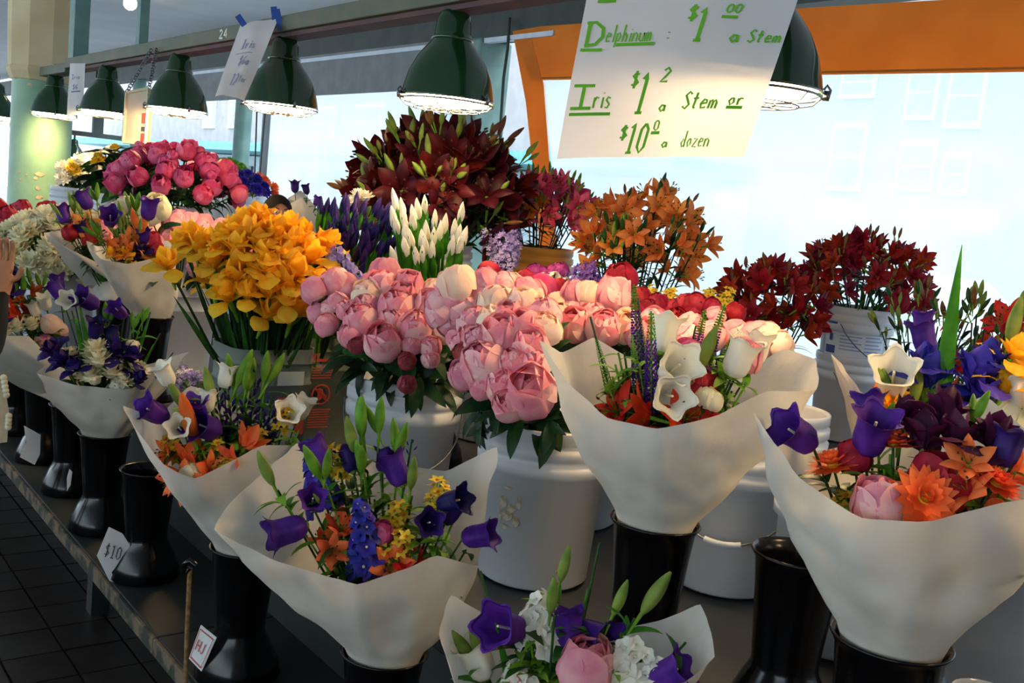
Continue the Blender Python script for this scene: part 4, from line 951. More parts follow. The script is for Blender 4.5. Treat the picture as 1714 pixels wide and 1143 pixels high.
# dark purple iris buds
for k in range(64):
    px, py = rA(533, 652), rA(352, 465); D = 3.30 - (py - 352) / 113 * .35
    P = at(px, py, D); build('purple_iris', K_irisbud(DPURP, .95), V((1.54 + rA(-.1, .1), 2.92 + rA(-.08, .08), ZC + .2)), P, None, 'dark purple iris bud in the tub with red printed panel', 'iris', 'dark purple iris buds', sm=LIME, sr=.004)
for k in range(34):
    px, py = rA(650, 775), rA(345, 445); D = 3.17 - (py - 345) / 100 * .22
    if px > 735 and py < 370: py += 40
    P = at(px, py, D); build('white_iris', K_irisbud(WHITE, .95), V((WIR[0] + rA(-.035, .035), WIR[1] + rA(-.035, .035), ZC + .15)), P, None, 'white iris bud with bright green sheath behind the peonies', 'iris', 'white iris buds', sm=BLADE, sr=.0055)
for px, py in ((565, 425), (578, 440), (572, 455), (590, 455), (556, 440), (600, 470)):
    build('larkspur', K_delph(LILAC, .10, 1.15, 18), V((1.46, 2.80, ZC + .3)), at(px, py - 14, 2.86), None, 'pale lilac larkspur between yellow irises and dark iris buds', 'larkspur', 'lilac larkspurs')

# lilies
def lily_bunch(n, c, rad, C, m, no, nb, bm, label, group, lo=-.3, s=1.0, spread=.055):
    num = ('no', 'one', 'two', 'three')
    for d in fib(n, lo):
        a, b = RND.choice(no), RND.choice(nb); k = 1 + rA(-.06, .06); P = V((c[0] + d.x * rad[0] * k, c[1] + d.y * rad[1] * k, c[2] + d.z * rad[2] * k))
        lb = label + ', with %s open bloom%s' % (num[a], '' if a == 1 else 's')
        build('lily', K_lily(m, a, b, bm, s, 4, spread), V((C[0] + d.x * .05, C[1] + d.y * .05, C[2])), P, None, lb, 'lily', group, LEAFD, .003)
zt2 = ZC + BH - .05 + BH
lily_bunch(32, (LIL[0], LIL[1], 1.50), (.265, .265, .23), (*LIL, zt2 - .1), MAROON, (2, 3), (1, 2), (BUDG, BUDG, BUDM), 'maroon lily stem in the stacked white bucket under a lamp', 'big maroon lilies', -.35, 1.35)
for px, py in ((700, 235), (735, 215), (765, 215), (640, 255), (825, 235), (870, 260), (720, 290), (755, 285), (600, 310), (800, 230), (670, 225)):
    build('lily', K_lily(MAROON, 0, 3, (BUDG, BUDG, BUDM), 1.15, 2), V((*LIL, zt2 - .05)), on_dome(px, py + 15, V((LIL[0], LIL[1], 1.50)), (.30, .30, .27)), None, 'lily stem of closed green and brown buds among the maroon lilies', 'lily', 'closed buds among the maroon lilies', sm=LEAF)
lily_bunch(26, (STK[0], STK[1], 1.33), (.23, .23, .18), (*STK, 1.15), DRED, (2, 3), (1, 1, 2), (BUDM,), 'dark red lily stem in the white bucket with blue label', 'dark red lilies in the labelled bucket', -.25, .85)
q = at(1287, 520, 4.05); bucket(q.x, q.y, ZC, 'white bucket of the smaller dark red lily bunch', BM_W, 0, False)
lily_bunch(18, (q.x, q.y, 1.21), (.155, .155, .16), (q.x, q.y, RIM - .1), DRED, (2, 3), (1, 2), (BUDM,), 'dark red lily stem in the smaller bunch beside the labelled bucket', 'smaller dark red lily bunch', -.4, .85)
q = at(1066, 420, 4.0); OL = q; bucket(q.x, q.y, ZC, 'white bucket of the orange lilies', BM_W, 0, False)
lily_bunch(22, (q.x + .02, q.y - .02, 1.42), (.2, .2, .17), (q.x, q.y, RIM - .1), ORANGE, (2, 3), (1, 2), (BUDM, LEAF), 'orange lily stem between pink lilies and the vinyl window', 'orange lilies', -.55, .85)
for k in range(14): build('lily', K_lily(ORANGE, 0, 2, (LEAF, BUDG), .9, 5), V((q.x, q.y, RIM - .1)), at(rA(1010, 1120), rA(385, 440), 3.8), None, 'green budded lily stem in the middle of the orange lilies', 'lily', 'green stems among the orange lilies', sm=LEAFD)
lily_bunch(16, (PLB[0], PLB[1], zt2 + .13), (.18, .18, .13), (*PLB, zt2 - .1), PLILY, (2, 3), (2, 3), (LIME, BUDG), 'pink lily stem in the orange bucket', 'pink lilies in the orange bucket', -.2, .85)
build('lily', K_lily(ORANGE, 2, 2, (LIME,), .9, 3), V((*PLB, zt2 - .05)), at(897, 350, 4.15), None, 'orange lily stem among the pink lilies in the orange bucket', 'lily')
for i, (px, py, lbq) in enumerate(((1560, 560, 'next to the labelled bucket'), (1655, 555, 'behind the wide green blade'), (1760, 550, 'at the far end of the back counter'))):
    q = at(px, py, (4.05, 3.62, 4.1)[i]); bucket(q.x, q.y, ZC, 'white bucket of budding lilies ' + lbq, BM_W, 0, False)
    lily_bunch(20, (q.x, q.y, 1.19), (.17, .17, .13), (q.x, q.y, RIM - .12), RED if i else DRED, (0, 0, 1), (2, 3), (LEAF, BUDM, BUDG), 'budding lily stem ' + lbq, 'budding lilies ' + lbq, -.5, .95)

# other small bunches behind the peonies
def base_bucket(q, label): bucket(q.x, q.y, ZC, label, BM_W, rA(0, 6), False)
q = at(1160, 500, 3.6); base_bucket(q, 'white bucket of yellow loosestrife')
for k in range(26):
    P = at(rA(1072, 1232), rA(472, 520), 3.45 + rA(-.15, .15)); build('loosestrife', K_star(LEMON, 18, .09, 1.1), V((q.x, q.y, RIM - .05)), P, None, 'yellow loosestrife spike behind the crimson peonies', 'loosestrife', 'yellow loosestrife spikes', sm=LIME)
q = at(838, 450, 3.65); base_bucket(q, 'white bucket of lilac statice beside the orange bucket')
for k in range(22):
    build('statice', K_one('flower_head', m_sprig(LILAC, k % 4), .95, 1), V((q.x, q.y, RIM - .05)), at(rA(808, 868), rA(405, 455), 3.75 + rA(-.1, .1)), None, 'lilac statice sprig beside the orange bucket', 'statice', 'lilac statice sprigs')
q = at(985, 475, 3.38); base_bucket(q, 'white bucket of mauve statice under the orange lilies')
for k in range(12): build('statice', K_one('flower_head', m_sprig(petal('mauve_petal', '8A5CC0', 'A880D2') if k == 0 else bpy.data.materials['mauve_petal'], k % 4), .9, 1), V((q.x, q.y, RIM - .05)), at(rA(955, 1015), rA(455, 485), 3.5), None, 'mauve statice sprig under the orange lilies', 'statice', 'mauve statice sprigs')
for k in range(9): build('peony', K_peony(MAG, 0, 1, .7), V((2.54, 3.02, RIM - .05)), at(rA(885, 950), rA(450, 470), 3.65), None, 'small magenta peony in front of the orange bucket', 'peony', 'small magenta peonies')
bucket(2.54, 3.02, ZC, 'white bucket of small magenta peonies', BM_W, 0, False)
for px, py in ((910, 462), (928, 460), (935, 470), (950, 470)): build('freesia', K_delph(WHITE, .05, 1.1, 8), V((2.54, 3.02, RIM - .02)), at(px, py, 3.5), None, 'small white freesia in front of the orange bucket', 'freesia', 'small white freesias')
build('peony', K_peony(CRIM, 2, 3, 1.05), V((PB['E'][0], PB['E'][1], RIM)), at(1040, 468, 2.95), None, 'single tall crimson peony in front of the orange lilies', 'peony')
for px, py in ((600, 318), (590, 330), (612, 322)): build('white_daisy', K_one('blossom', m_mum(WHITE, 0), 1.0, 3, LEAF), V((1.85, 3.15, ZC + .4)), at(px, py + 10, 3.6), None, 'white daisy-like bloom left of the big maroon lilies', 'daisy', 'white blooms by the maroon lilies')
base_bucket(V((1.66, 3.36, 0)), 'white bucket of white daisy blooms behind the dark irises')

# far end of the counter
bunch(40, (HPK.x, HPK.y, zt2 + .07), (.26, .26, .18), (HPK.x, HPK.y, zt2 - .06), lambda: K_peony(HOT, RND.choice((1, 4, 1, 4, 0, 3)), 4, .95), 'peony', 'hot pink peony in the stacked bucket at the far end', 'peony', 'hot pink peonies', -.1)
bunch(12, (HPK.x, HPK.y, zt2 + .10), (.28, .28, .18), (HPK.x, HPK.y, zt2 - .03), lambda: K_peonybud(HOT, .5), 'peony', 'closed hot pink peony bud in the stacked bucket at the far end', 'peony', 'hot pink peony buds', .1)
bunch(46, (LPK[0] + .02, LPK[1] + .1, RIM + .10), (.36, .34, .17), (*LPK, RIM - .06), lambda: K_peony(LPINK, RND.choice((1, 4, 1, 4, 0)), 2, .95), 'peony', 'light pink peony in the pale square tub below the hot pink ones', 'peony', 'light pink peonies', -.05)
for px, py in ((265, 350), (250, 358), (215, 355)): build('peony', K_peony(IVORY, 1, 1, 1.1), V((*LPK, RIM)), at(px, py, 4.3), None, 'ivory white peony among the light pink peonies', 'peony', 'ivory peonies')
bunch(74, (WHT[0], WHT[1], RIM + .04), (.25, .25, .21), (*WHT, RIM - .08), lambda: K_one('blossom', m_mum(IVORY, RND.randrange(3)), 1.75, 1, LIME), 'stock_flower', 'creamy white ruffled bloom in the white bucket by the green column', 'flower', 'creamy white blooms', -.35)
q = at(60, 372, 5.7); base_bucket(q, 'white bucket of crimson peonies by the green column')
bunch(26, (q.x, q.y, RIM + .08), (.34, .3, .13), (q.x, q.y, RIM - .06), lambda: K_peony(CRIM, None, 1, .95), 'peony', 'crimson peony at the foot of the green column', 'peony', 'crimson peonies by the column', .05)
q = at(205, 300, 6.0); GPL = q
bucket(q.x, q.y, ZC, 'lower white bucket under the broad green leaves', BM_W, 0, False); bucket(q.x, q.y, ZC + BH - .05, 'upper white bucket of broad green leaves', BM_W, 0, False)
for k in range(30):
    P = at(rA(165, 245), rA(250, 325), 6.0 + rA(-.2, .2)); build('greenery', K_foliage(5, .17, .075, RND.choice((LEAF, LEAFD))), V((q.x, q.y, zt2 - .06)), P, None, 'broad dark green leafy stem behind the hot pink peonies', 'foliage', 'broad green leaves')
for px, py in ((165, 262), (192, 248), (170, 268), (160, 270)): build('yellow_bloom', K_one('blossom', m_mum(LEMON, 0), .9, 0), V((q.x, q.y, zt2)), at(px, py, 5.9), None, 'yellow bloom above the broad green leaves', 'flower', 'yellow blooms over the leaves')
q = at(130, 300, 6.7); bucket(q.x, q.y, ZC, 'lower white bucket under the mixed daisies', BM_W, 0, False); bucket(q.x, q.y, ZC + BH - .05, 'upper white bucket of mixed daisies beside the green column', BM_W, 0, False)
for k in range(30):
    m_, nm_ = RND.choice(((WHITE, 'white'), (WHITE, 'white'), (LEMON, 'yellow'), (PURP, 'purple'))); P = at(rA(105, 158), rA(262, 330), 6.7 + rA(-.2, .1))
    build('mixed_daisy', K_one('blossom', m_mum(m_, 0), 1.5 if nm_ != 'purple' else 1.1, 3), V((q.x, q.y, zt2 - .05)), P, None, nm_ + ' daisy between the green column and the broad leaves', 'daisy', nm_ + ' daisies by the column')
ft = add('far_table', None, T(3.75, 9.4, 0)); tag(ft, 'small far table of bright flowers near the round street post', 'table')
boxobj('table_top', (3.2, 8.2, .95), (4.2, 10.4, 1.0), M_TOP, ft)
for x in (3.25, 4.15):
    for y in (8.25, 10.35): boxobj('leg', (x - .03, y - .03, 0), (x + .03, y + .03, .95), M_SHELF, ft)
for i, (px, py, m_, nm_) in enumerate(((378, 325, LEMON, 'yellow'), (372, 300, LIME, 'green'), (420, 318, CORAL, 'orange'), (398, 335, BLUE, 'violet'))):
    q = at(px, py, (9.7, 10.4, 10.1, 9.2)[i]); bucket(q.x, q.y, 1.0, 'far bucket of %s flowers near the round street post' % nm_, BM_W, 0, False)
    bunch(14, (q.x, q.y, 1.43 + (.12 if i == 1 else 0)), (.22, .22, .12), (q.x, q.y, 1.33), lambda: K_one('blossom', m_mum(m_, 0), 2.0, 2), 'far_flower', '%s bloom on the far table near the round street post' % nm_, 'flower', 'far %s blooms' % nm_, -.2)

# trimmings lying on the counter
for k in range(11):
    p = on_z(rA(292, 345), rA(606, 642), ZC + .032); o = add('statice_trimming', None, T(p)); tag(o, 'lilac and white flower trimming lying on the counter before the tub', 'trimming', 'flower trimmings on the counter')
    M = frame(p, V((rA(-1, 1), rA(-1, 1), .15)), rA(0, 6)); add('flower_head', m_sprig(LILAC if k % 3 else WHITE, k % 4), M @ Matrix.Scale(.75, 4), o); add('leaf', m_leaf(LEAF, .085, .014), T(p + V((rA(-.03, .03), rA(-.03, .03), -.01))) @ Matrix.Rotation(rA(0, 6), 4, 'Z') @ Matrix.Rotation(.5, 4, 'Y'), o)
for k, (px, py) in enumerate(((275, 585), (300, 596), (262, 600), (330, 648), (250, 590))):
    p = on_z(px, py, ZC + .004); tag(add('cut_leaf', m_blade(LEAF, .14, .018), frame(p, V((rA(-1, 1), rA(-1, 1), .02)))), 'cut green leaf lying on the counter near the far bouquets', 'leaf', 'cut leaves on the counter')
sp = [on_z(280, 578, ZC + .002), on_z(318, 600, ZC + .002), on_z(335, 590, ZC + .03), on_z(300, 572, ZC + .02)]
tag(add('paper_scrap', MB().poly(sp, PAPER).poly([p - V((0, 0, .001)) for p in sp][::-1], PAPER).mesh('paper_scrap', False)), 'torn scrap of wrapping paper on the counter', 'paper')

# ------------------------------------------------------------------ wrapped bouquets
def FK(kind, s):
    if kind == 'bp': return 'bellflower', K_bell(PURP, s * 1.05)
    if kind == 'bd': return 'bellflower', K_bell(DPURP, s)
    if kind == 'bw': return 'white_bellflower', K_bell(WHITE, s * .85)
    if kind == 'de': return 'delphinium', K_delph(BLUE, .13 * s, 1.0 * s, 34)
    if kind == 'gs': return 'grape_spike', K_buds(DPURP, .11 * s, s, 18)
    if kind == 'mb': return 'delphinium_buds', K_buds(BLUE, .06, .6 * s, 9)
    if kind == 'bg': return 'lily_buds', K_budl(LIME, 2, s)
    if kind == 'bt': return 'lily_buds', K_budl(BUDG, 1, s * 1.1)
    if kind == 'bo': return 'lily_buds', K_budl(ORANGE, 1, s * 1.3)
    if kind == 'ys': return 'loosestrife', K_star(LEMON, 16, .06, s * 1.15)
    if kind == 'lo': return 'orange_lily', K_lily(CORAL, 1, 0, (BUDG,), s, 2, .005)
    if kind == 'or': return 'orange_lily', K_lily(ORANGE, 1, 1, (BUDG,), s, 2, .005)
    if kind == 'lr': return 'red_lily', K_lily(RED, 1, 0, (BUDG,), s, 1, .005)
    if kind == 'lp': return 'pink_lily', K_lily(PLILY, 1, 0, (BUDG,), s, 1, .005)
    if kind == 'al': return 'alstroemeria', K_lily(CORAL, 2, 0, (BUDG,), s * .5, 2, .02)
    if kind == 've': return 'veronica', [('flower_spike', m_vero(PURP, 0), V((0, 0, -.15)), V((0, 0, 1)), s)] + leaves(3, -.2, -.14, .05, .012, LIME)
    if kind == 'vg': return 'veronica', [('flower_spike', m_vero(LIME, 0), V((0, 0, -.15)), V((0, 0, 1)), s * .8)]
    if kind == 'pe': return 'peony', K_peony(PINK, 1, 1, s * .9)
    if kind == 'pc': return 'peony', K_peony(CREAM, 4, 1, s * .9)
    if kind == 'hp': return 'peony', K_peony(HOT, 1, 1, s * .8)
    if kind == 'cm': return 'peony', K_peony(CRIM, 1, 1, s * .9)
    if kind == 'mu': return 'cream_mum', K_one('blossom', m_mum(IVORY, 1), s * 1.15, 1, LIME)
    if kind == 'ib': return 'ivory_bud', [('bud', m_peony(IVORY, 0), V((0, 0, 0)), V((0, 0, 1)), s * .42)]
    if kind == 'id': return 'dark_iris', K_iris(DPURP, s * .8)
    if kind == 'iy': return 'yellow_iris', K_iris(YEL, s * .75)
    if kind == 'im': return 'burgundy_iris', K_iris(petal('burgundy_petal', '3A0E2E', '521642') if 'burgundy_petal' not in bpy.data.materials else bpy.data.materials['burgundy_petal'], s * .85)
    if kind == 'ib2': return 'blue_iris', K_iris(BLUE, s * .75)
    if kind == 'do': return 'coral_gerbera', K_one('blossom', m_dome(CORAL, 0), s, 1)
    if kind == 'st': return 'white_stock', K_delph(WHITE, .06 * s, 1.2 * s, 14)
    if kind == 'pk': return 'pink_stock', K_delph(PINK, .05 * s, 1.2 * s, 12)
    if kind == 'bl': return 'green_blade', [('blade', m_blade(BLADE, .30, .026), V((0, 0, -.30)), V((0, 0, 1)), s)]
    if kind == 'gr': return 'greenery', K_foliage(8, .05, .016, LIME)
    if kind == 'gd': return 'greenery', K_foliage(6, .058, .018, LEAF)
    raise KeyError(kind)
def bouquet(key, label, loop, fl, base=None, spread=1.0, bulge=.010, foldr=.05):
    if base is None: x, y, z = VS[key]; RC = V((x, y, z + VH - .035))
    else: RC = base
    D0 = math.hypot(RC.x, RC.y)
    o = add('bouquet', None, T(RC)); tag(o, label, 'bouquet')
    L = [at(a, b, D0 + c) for a, b, c in loop]; n = len(L); pts = []
    for i in range(n):
        a, b = L[i], L[(i + 1) % n]; k = max(2, int((b - a).length / .014))
        for q in range(k): pts.append(a.lerp(b, q / k))
    for _ in range(2): pts = [pts[i] * .76 + (pts[i - 1] + pts[(i + 1) % len(pts)]) * .12 for i in range(len(pts))]
    N = len(pts); ang = [math.atan2(p.y - RC.y, p.x - RC.x) for p in pts]
    for i in range(1, N):
        while ang[i] - ang[i - 1] > pi: ang[i] -= 2 * pi
        while ang[i] - ang[i - 1] < -pi: ang[i] += 2 * pi
    tot = -2 * pi if ang[-1] < ang[0] else 2 * pi
    ang = [a * .5 + (ang[0] + tot * i / N) * .5 for i, a in enumerate(ang)]
    rows = []; NT = 24; ph = [rA(0, 6) for _ in range(3)]
    for j in range(NT + 1):
        t = j / NT; row = []
        for i, p in enumerate(pts):
            b0 = V((RC.x + foldr * cos(ang[i]), RC.y + foldr * sin(ang[i]), RC.z - .03)); b = V((RC.x + foldr * 1.45 * cos(ang[i]), RC.y + foldr * 1.45 * sin(ang[i]), RC.z + .046)); t2 = max(0, (t - .15) / .85); c = b.lerp(p, t2) if t > .15 else b0.lerp(b, t / .15)
            rad = V((cos(ang[i]), sin(ang[i]), 0)); wr = .004 * sin(ang[i] * 9 + ph[0] + 2 * t) * (1 - t) + .0035 * sin(ang[i] * 4 + ph[1] + 7 * t) * sin(pi * t)
            row.append(c + rad * (bulge * sin(pi * t2) + wr * min(1, t2 * 4)) + V((0, 0, -.006 * sin(pi * t2))) + rad * ((noise.noise(c * 11) * .012 + noise.noise(c * 27 + V((5, 0, 0))) * .005) * min(1, t2 * 3)))
        rows.append(row)
    pw = add('paper_wrap', MB().grid(rows, PAPER, True).mesh('paper_wrap'), Matrix.Identity(4), o); pw['label'] = 'cream wrapping paper cone'
    SCF = min(1.0, D0 / 2.0) * (.8 if D0 > 3 else 1)
    ys = [f[2] for f in fl]; y0, y1 = min(ys), max(ys); HEADS = []
    for f in fl:
        kind, px, py = f[:3]; s = (f[3] if len(f) > 3 and f[3] else 1.0) * SCF
        off = f[4] if len(f) > 4 and f[4] is not None else (.06 - .13 * (py - y0) / max(1, y1 - y0)) * spread
        aim = None
        if len(f) > 5: dx, dy, tw = f[5]; aim = EX * dx - EY * dy - FWD * tw
        off = off if off > 0 else off * .62; P = at(px, py, D0 + off); nm, it = FK(kind, s)
        mg = (.055 if kind in ('lr', 'or', 'lp', 'lo') else .03) * s
        for _ in range(14):
            an = math.atan2(P.y - RC.y, P.x - RC.x); i = min(range(N), key=lambda q: abs((ang[q] - an + pi) % (2 * pi) - pi)); lip = pts[i]
            if P.z - mg > lip.z: break
            j = min(range(NT + 1), key=lambda q: abs(rows[q][i].z - (P.z - mg * .6))); rp = math.hypot(rows[j][i].x - RC.x, rows[j][i].y - RC.y)
            if math.hypot(P.x - RC.x, P.y - RC.y) < rp - mg: break
            tgt = V((RC.x, RC.y, P.z)); off += .012; Pn = at(px, py, D0 + off)
            if (Pn - tgt).length >= (P - tgt).length: P = P.lerp(V((RC.x, RC.y, P.z + .02)), .10)
            else: P = Pn
        HEADS.append(P)
        C = RC + V((rA(-.02, .02), rA(-.02, .02), .0))
        build(nm, it, C, P, o, aim=aim, sm=LIME if kind in ('bg', 've', 'st', 'ys', 'gr') else LEAF, sr=.0022)
    for k in range(int(len(HEADS) * 1.3)):
        a, b = RND.choice(HEADS), RND.choice(HEADS); P = RC.lerp(a.lerp(b, .5), rA(.66, .92))
        an = math.atan2(P.y - RC.y, P.x - RC.x); i = min(range(N), key=lambda q: abs((ang[q] - an + pi) % (2 * pi) - pi)); j = min(range(NT + 1), key=lambda q: abs(rows[q][i].z - (P.z - .05)))
        if math.hypot(P.x - RC.x, P.y - RC.y) > math.hypot(rows[j][i].x - RC.x, rows[j][i].y - RC.y) - .045: P = P.lerp(V((RC.x, RC.y, P.z + .03)), .5)
        nm, it = FK(RND.choice(('gr', 'gd', 'gd')), 1)
        build(nm, it, RC, P, o, sm=LEAF, sr=.002)
    return o
bouquet('B4', 'paper-wrapped bouquet with blue delphinium spikes, purple bells and red lily', [(352, 887, -.05), (430, 800, .06), (500, 742, .14), (620, 770, .2), (745, 790, .17), (832, 745, .10), (803, 900, .06), (806, 950, -.03), (735, 930, -.10), (600, 978, -.15), (480, 945, -.12)],
 [('de', 516, 738, 1.1), ('de', 603, 838, 1.25, -.10), ('bp', 548, 785, 1.1), ('bp', 512, 878, 1.25, -.06, (-1, .25, .5)), ('bp', 522, 845, .9, -.02, (.2, -.4, .8)), ('bp', 675, 812, 1.15, .02), ('bd', 735, 845, 1.1, -.02, (.9, -.3, .5)), ('bd', 715, 875, 1.0, -.04, (.2, -.2, 1)), ('bp', 775, 900, 1.1, -.02, (1, -.2, .3)), ('bd', 592, 790, .9), ('bd', 745, 875, .9, -.03), ('bp', 640, 790, .8, .05),
  ('bg', 605, 740, 1.2), ('bg', 632, 735, 1.1), ('bg', 665, 770, 1.2), ('bg', 545, 810, 1.2, -.05), ('bg', 610, 800, 1.1), ('bt', 465, 820, 1.1), ('bt', 600, 770, 1.3), ('bt', 690, 830), ('ys', 668, 840, 1.1), ('ys', 655, 870, 1.2), ('ys', 740, 802), ('ys', 640, 905, 1.0, -.08), ('ys', 675, 890, 1.0, -.08), ('ys', 560, 745), ('al', 555, 878, 1.2), ('al', 540, 895, 1.1), ('al', 650, 945, 1.3), ('al', 640, 960, 1.2), ('hp', 640, 895, .6, -.06), ('lr', 692, 915, .8, -.08, (.3, -.9, .3)), ('lr', 668, 938, .75, -.10, (-.4, -.7, .5)), ('or', 560, 868, .55), ('mb', 690, 735, 1), ('bt', 730, 880), ('gr', 470, 830), ('gr', 760, 870), ('gd', 780, 920)])
bouquet('B3', 'paper-wrapped bouquet with dark grape-like spikes, white bells and orange lilies', [(203, 677, -.06), (262, 705, .07), (318, 643, .14), (400, 680, .17), (490, 710, .10), (502, 745, 0), (440, 745, -.06), (325, 803, -.13), (270, 780, -.12)],
 [('bw', 286, 645, 1.1, .02), ('bw', 306, 722, 1.1, -.06, (.1, -.3, 1)), ('bw', 525, 708, 1.3, .05, (.3, -.4, .9)), ('bw', 545, 705, 1.1, .08), ('bw', 375, 650, 1.1), ('bw', 345, 690, 1.0), ('gs', 362, 650, 1.2), ('gs', 382, 648, 1.2), ('gs', 428, 625, 1.4), ('gs', 455, 665, 1.2), ('gs', 440, 690, 1.2), ('gs', 410, 670, 1.1), ('gs', 472, 675, 1.0), ('bp', 365, 722, 1.25, -.03, (-.4, -.3, .8)), ('bp', 243, 702, 1.1, 0, (-.5, -.4, .6)), ('bp', 325, 708, 1.0), ('bt', 328, 745, 1.2, -.06), ('bo', 330, 745, 1.3, -.07), ('bo', 335, 760, 1.2, -.06),
  ('bg', 395, 655, 1.3), ('bg', 412, 660, 1.1), ('bg', 443, 648, 1.3), ('bt', 352, 680, 1.3), ('bt', 315, 690, 1.2), ('ys', 278, 728), ('ys', 372, 768, 1, -.09), ('ys', 388, 772, 1, -.09), ('ys', 360, 735), ('ys', 432, 720), ('ys', 480, 680), ('al', 298, 768, 1.4, -.08), ('al', 312, 780, 1.3, -.09), ('al', 338, 775, 1.4, -.09), ('al', 402, 750, 1.4, -.08), ('al', 285, 755, 1.2), ('ib', 318, 792, 1.2, -.12), ('lo', 430, 720, .6), ('gr', 500, 720), ('gd', 300, 750), ('gd', 420, 735), ('gd', 345, 770)])
bouquet('B2', 'paper-wrapped bouquet of cream mums, dark irises and purple bells', [(57, 625, -.07), (85, 602, .03), (110, 610, .12), (190, 600, .17), (250, 610, .13), (315, 588, .08), (290, 620, -.03), (215, 652, -.12), (130, 645, -.12)],
 [('bp', 162, 512, 1.5, .02, (-.3, -.3, .6)), ('bp', 208, 530, 1.2, .02, (-.2, -.4, .6)), ('bd', 158, 567, 1.4, -.02), ('bd', 190, 578, 1.3), ('bp', 105, 500, 1.2), ('bw', 125, 505, 1.5, .02, (0, -.1, 1)), ('mu', 165, 605, 1.6, -.10), ('mu', 160, 585, 1.4, -.06), ('mu', 120, 600, 1.4), ('mu', 228, 622, 1.4), ('mu', 185, 625, 1.4, -.1), ('mu', 150, 630, 1.4, -.12), ('mu', 205, 640, 1.2, -.11), ('id', 95, 592, 1.3), ('id', 195, 600, 1.5, -.06), ('id', 130, 622, 1.3, -.1), ('id', 215, 605, 1.3), ('id', 110, 612, 1.3, -.08), ('id', 225, 640, 1.1, -.1), ('ib', 75, 598, 1.6), ('ib', 140, 590, 1.3), ('ib', 222, 582, 1.6), ('ib', 158, 635, 1.2, -.13), ('st', 205, 628, 1.1, -.12), ('st', 190, 655, 1, -.13), ('bl', 120, 520, 1.2, -.05), ('bl', 132, 500, 1.2, -.02), ('bl', 252, 522, 1.2), ('bl', 268, 558, 1.1), ('bl', 290, 590, 1.0, -.1), ('bg', 180, 545, 1.2), ('bg', 235, 545, 1.1), ('bg', 220, 555)])
bouquet('B1', 'paper-wrapped bouquet of white and red blooms beside the shopper', [(-40, 600, -.05), (-25, 570, .1), (30, 565, .15), (62, 580, .1), (62, 606, 0), (50, 562, -.09), (0, 562, -.13)],
 [('bd', 25, 482, 1.4), ('id', 20, 500, 1.4), ('lr', 28, 520, 1.1), ('al', 45, 495, 1.6), ('lr', 50, 510, .8), ('bw', 78, 518, 1.4), ('bw', 62, 530, 1.3), ('mu', 30, 548, 1.5), ('mu', 55, 545, 1.4), ('pe', 75, 575, .9, -.02), ('pc', 95, 555, 1.1, .08), ('pc', 85, 545, 1.0), ('mu', 10, 555, 1.4), ('id', 15, 540, 1.1), ('bg', 30, 500, 1.3), ('bg', 40, 500, 1.3), ('bg', 50, 480), ('bg', 72, 485), ('bp', 100, 490, 1.3, .1), ('gr', 65, 545), ('gr', 50, 470)])
bouquet('B10', 'paper-wrapped bouquet of orange lilies and purple bells beside the yellow irises', [(143, 402, -.04), (160, 412, .1), (215, 412, .15), (280, 402, .12), (297, 416, .05), (285, 426, -.05), (215, 442, -.12), (165, 434, -.1)],
 [('or', 205, 415, 1.2, -.08, (0, -.4, 1)), ('or', 218, 398, 1.1), ('or', 230, 412, 1.0, -.06), ('bo', 235, 395, 1.5), ('bo', 245, 400, 1.3), ('or', 180, 412, 1.0), ('bp', 185, 375, 1.5, 0, (.3, -.4, .8)), ('bp', 247, 368, 1.6, 0, (.2, -1, .2)), ('bp', 245, 410, 1.2), ('cm', 256, 405, .9), ('cm', 262, 418, .8), ('id', 240, 425, 1.1), ('bt', 190, 395, 1.5), ('bt', 205, 385, 1.5), ('bt', 222, 365, 1.5), ('bg', 230, 358, 1.4), ('bg', 168, 400, 1.2), ('bw', 213, 358, 1.5), ('iy', 188, 428, .9, -.1), ('iy', 212, 428, .9, -.1), ('ys', 215, 425, 1.3, -.1), ('bl', 228, 400), ('bl', 245, 402), ('gd', 200, 400), ('gr', 225, 385), ('bg', 150, 395)])
bouquet('B9', 'paper-wrapped bouquet of orange and purple blooms nearest the cream flowers', [(75, 390, -.04), (105, 385, .1), (165, 400, .12), (195, 430, .05), (165, 440, -.06), (112, 415, -.1)],
 [('or', 140, 372, 1.3), ('or', 120, 382, 1.1), ('or', 150, 385, 1.1), ('bp', 110, 375, 1.5), ('bp', 150, 350, 1.6, .02), ('bd', 145, 395, 1.3), ('cm', 118, 392, .9), ('cm', 150, 402, .9), ('bg', 135, 348, 1.4), ('bg', 162, 340, 1.5), ('bt', 128, 360, 1.4), ('bl', 135, 390), ('gd', 130, 390), ('gr', 95, 370), ('ys', 140, 365)])
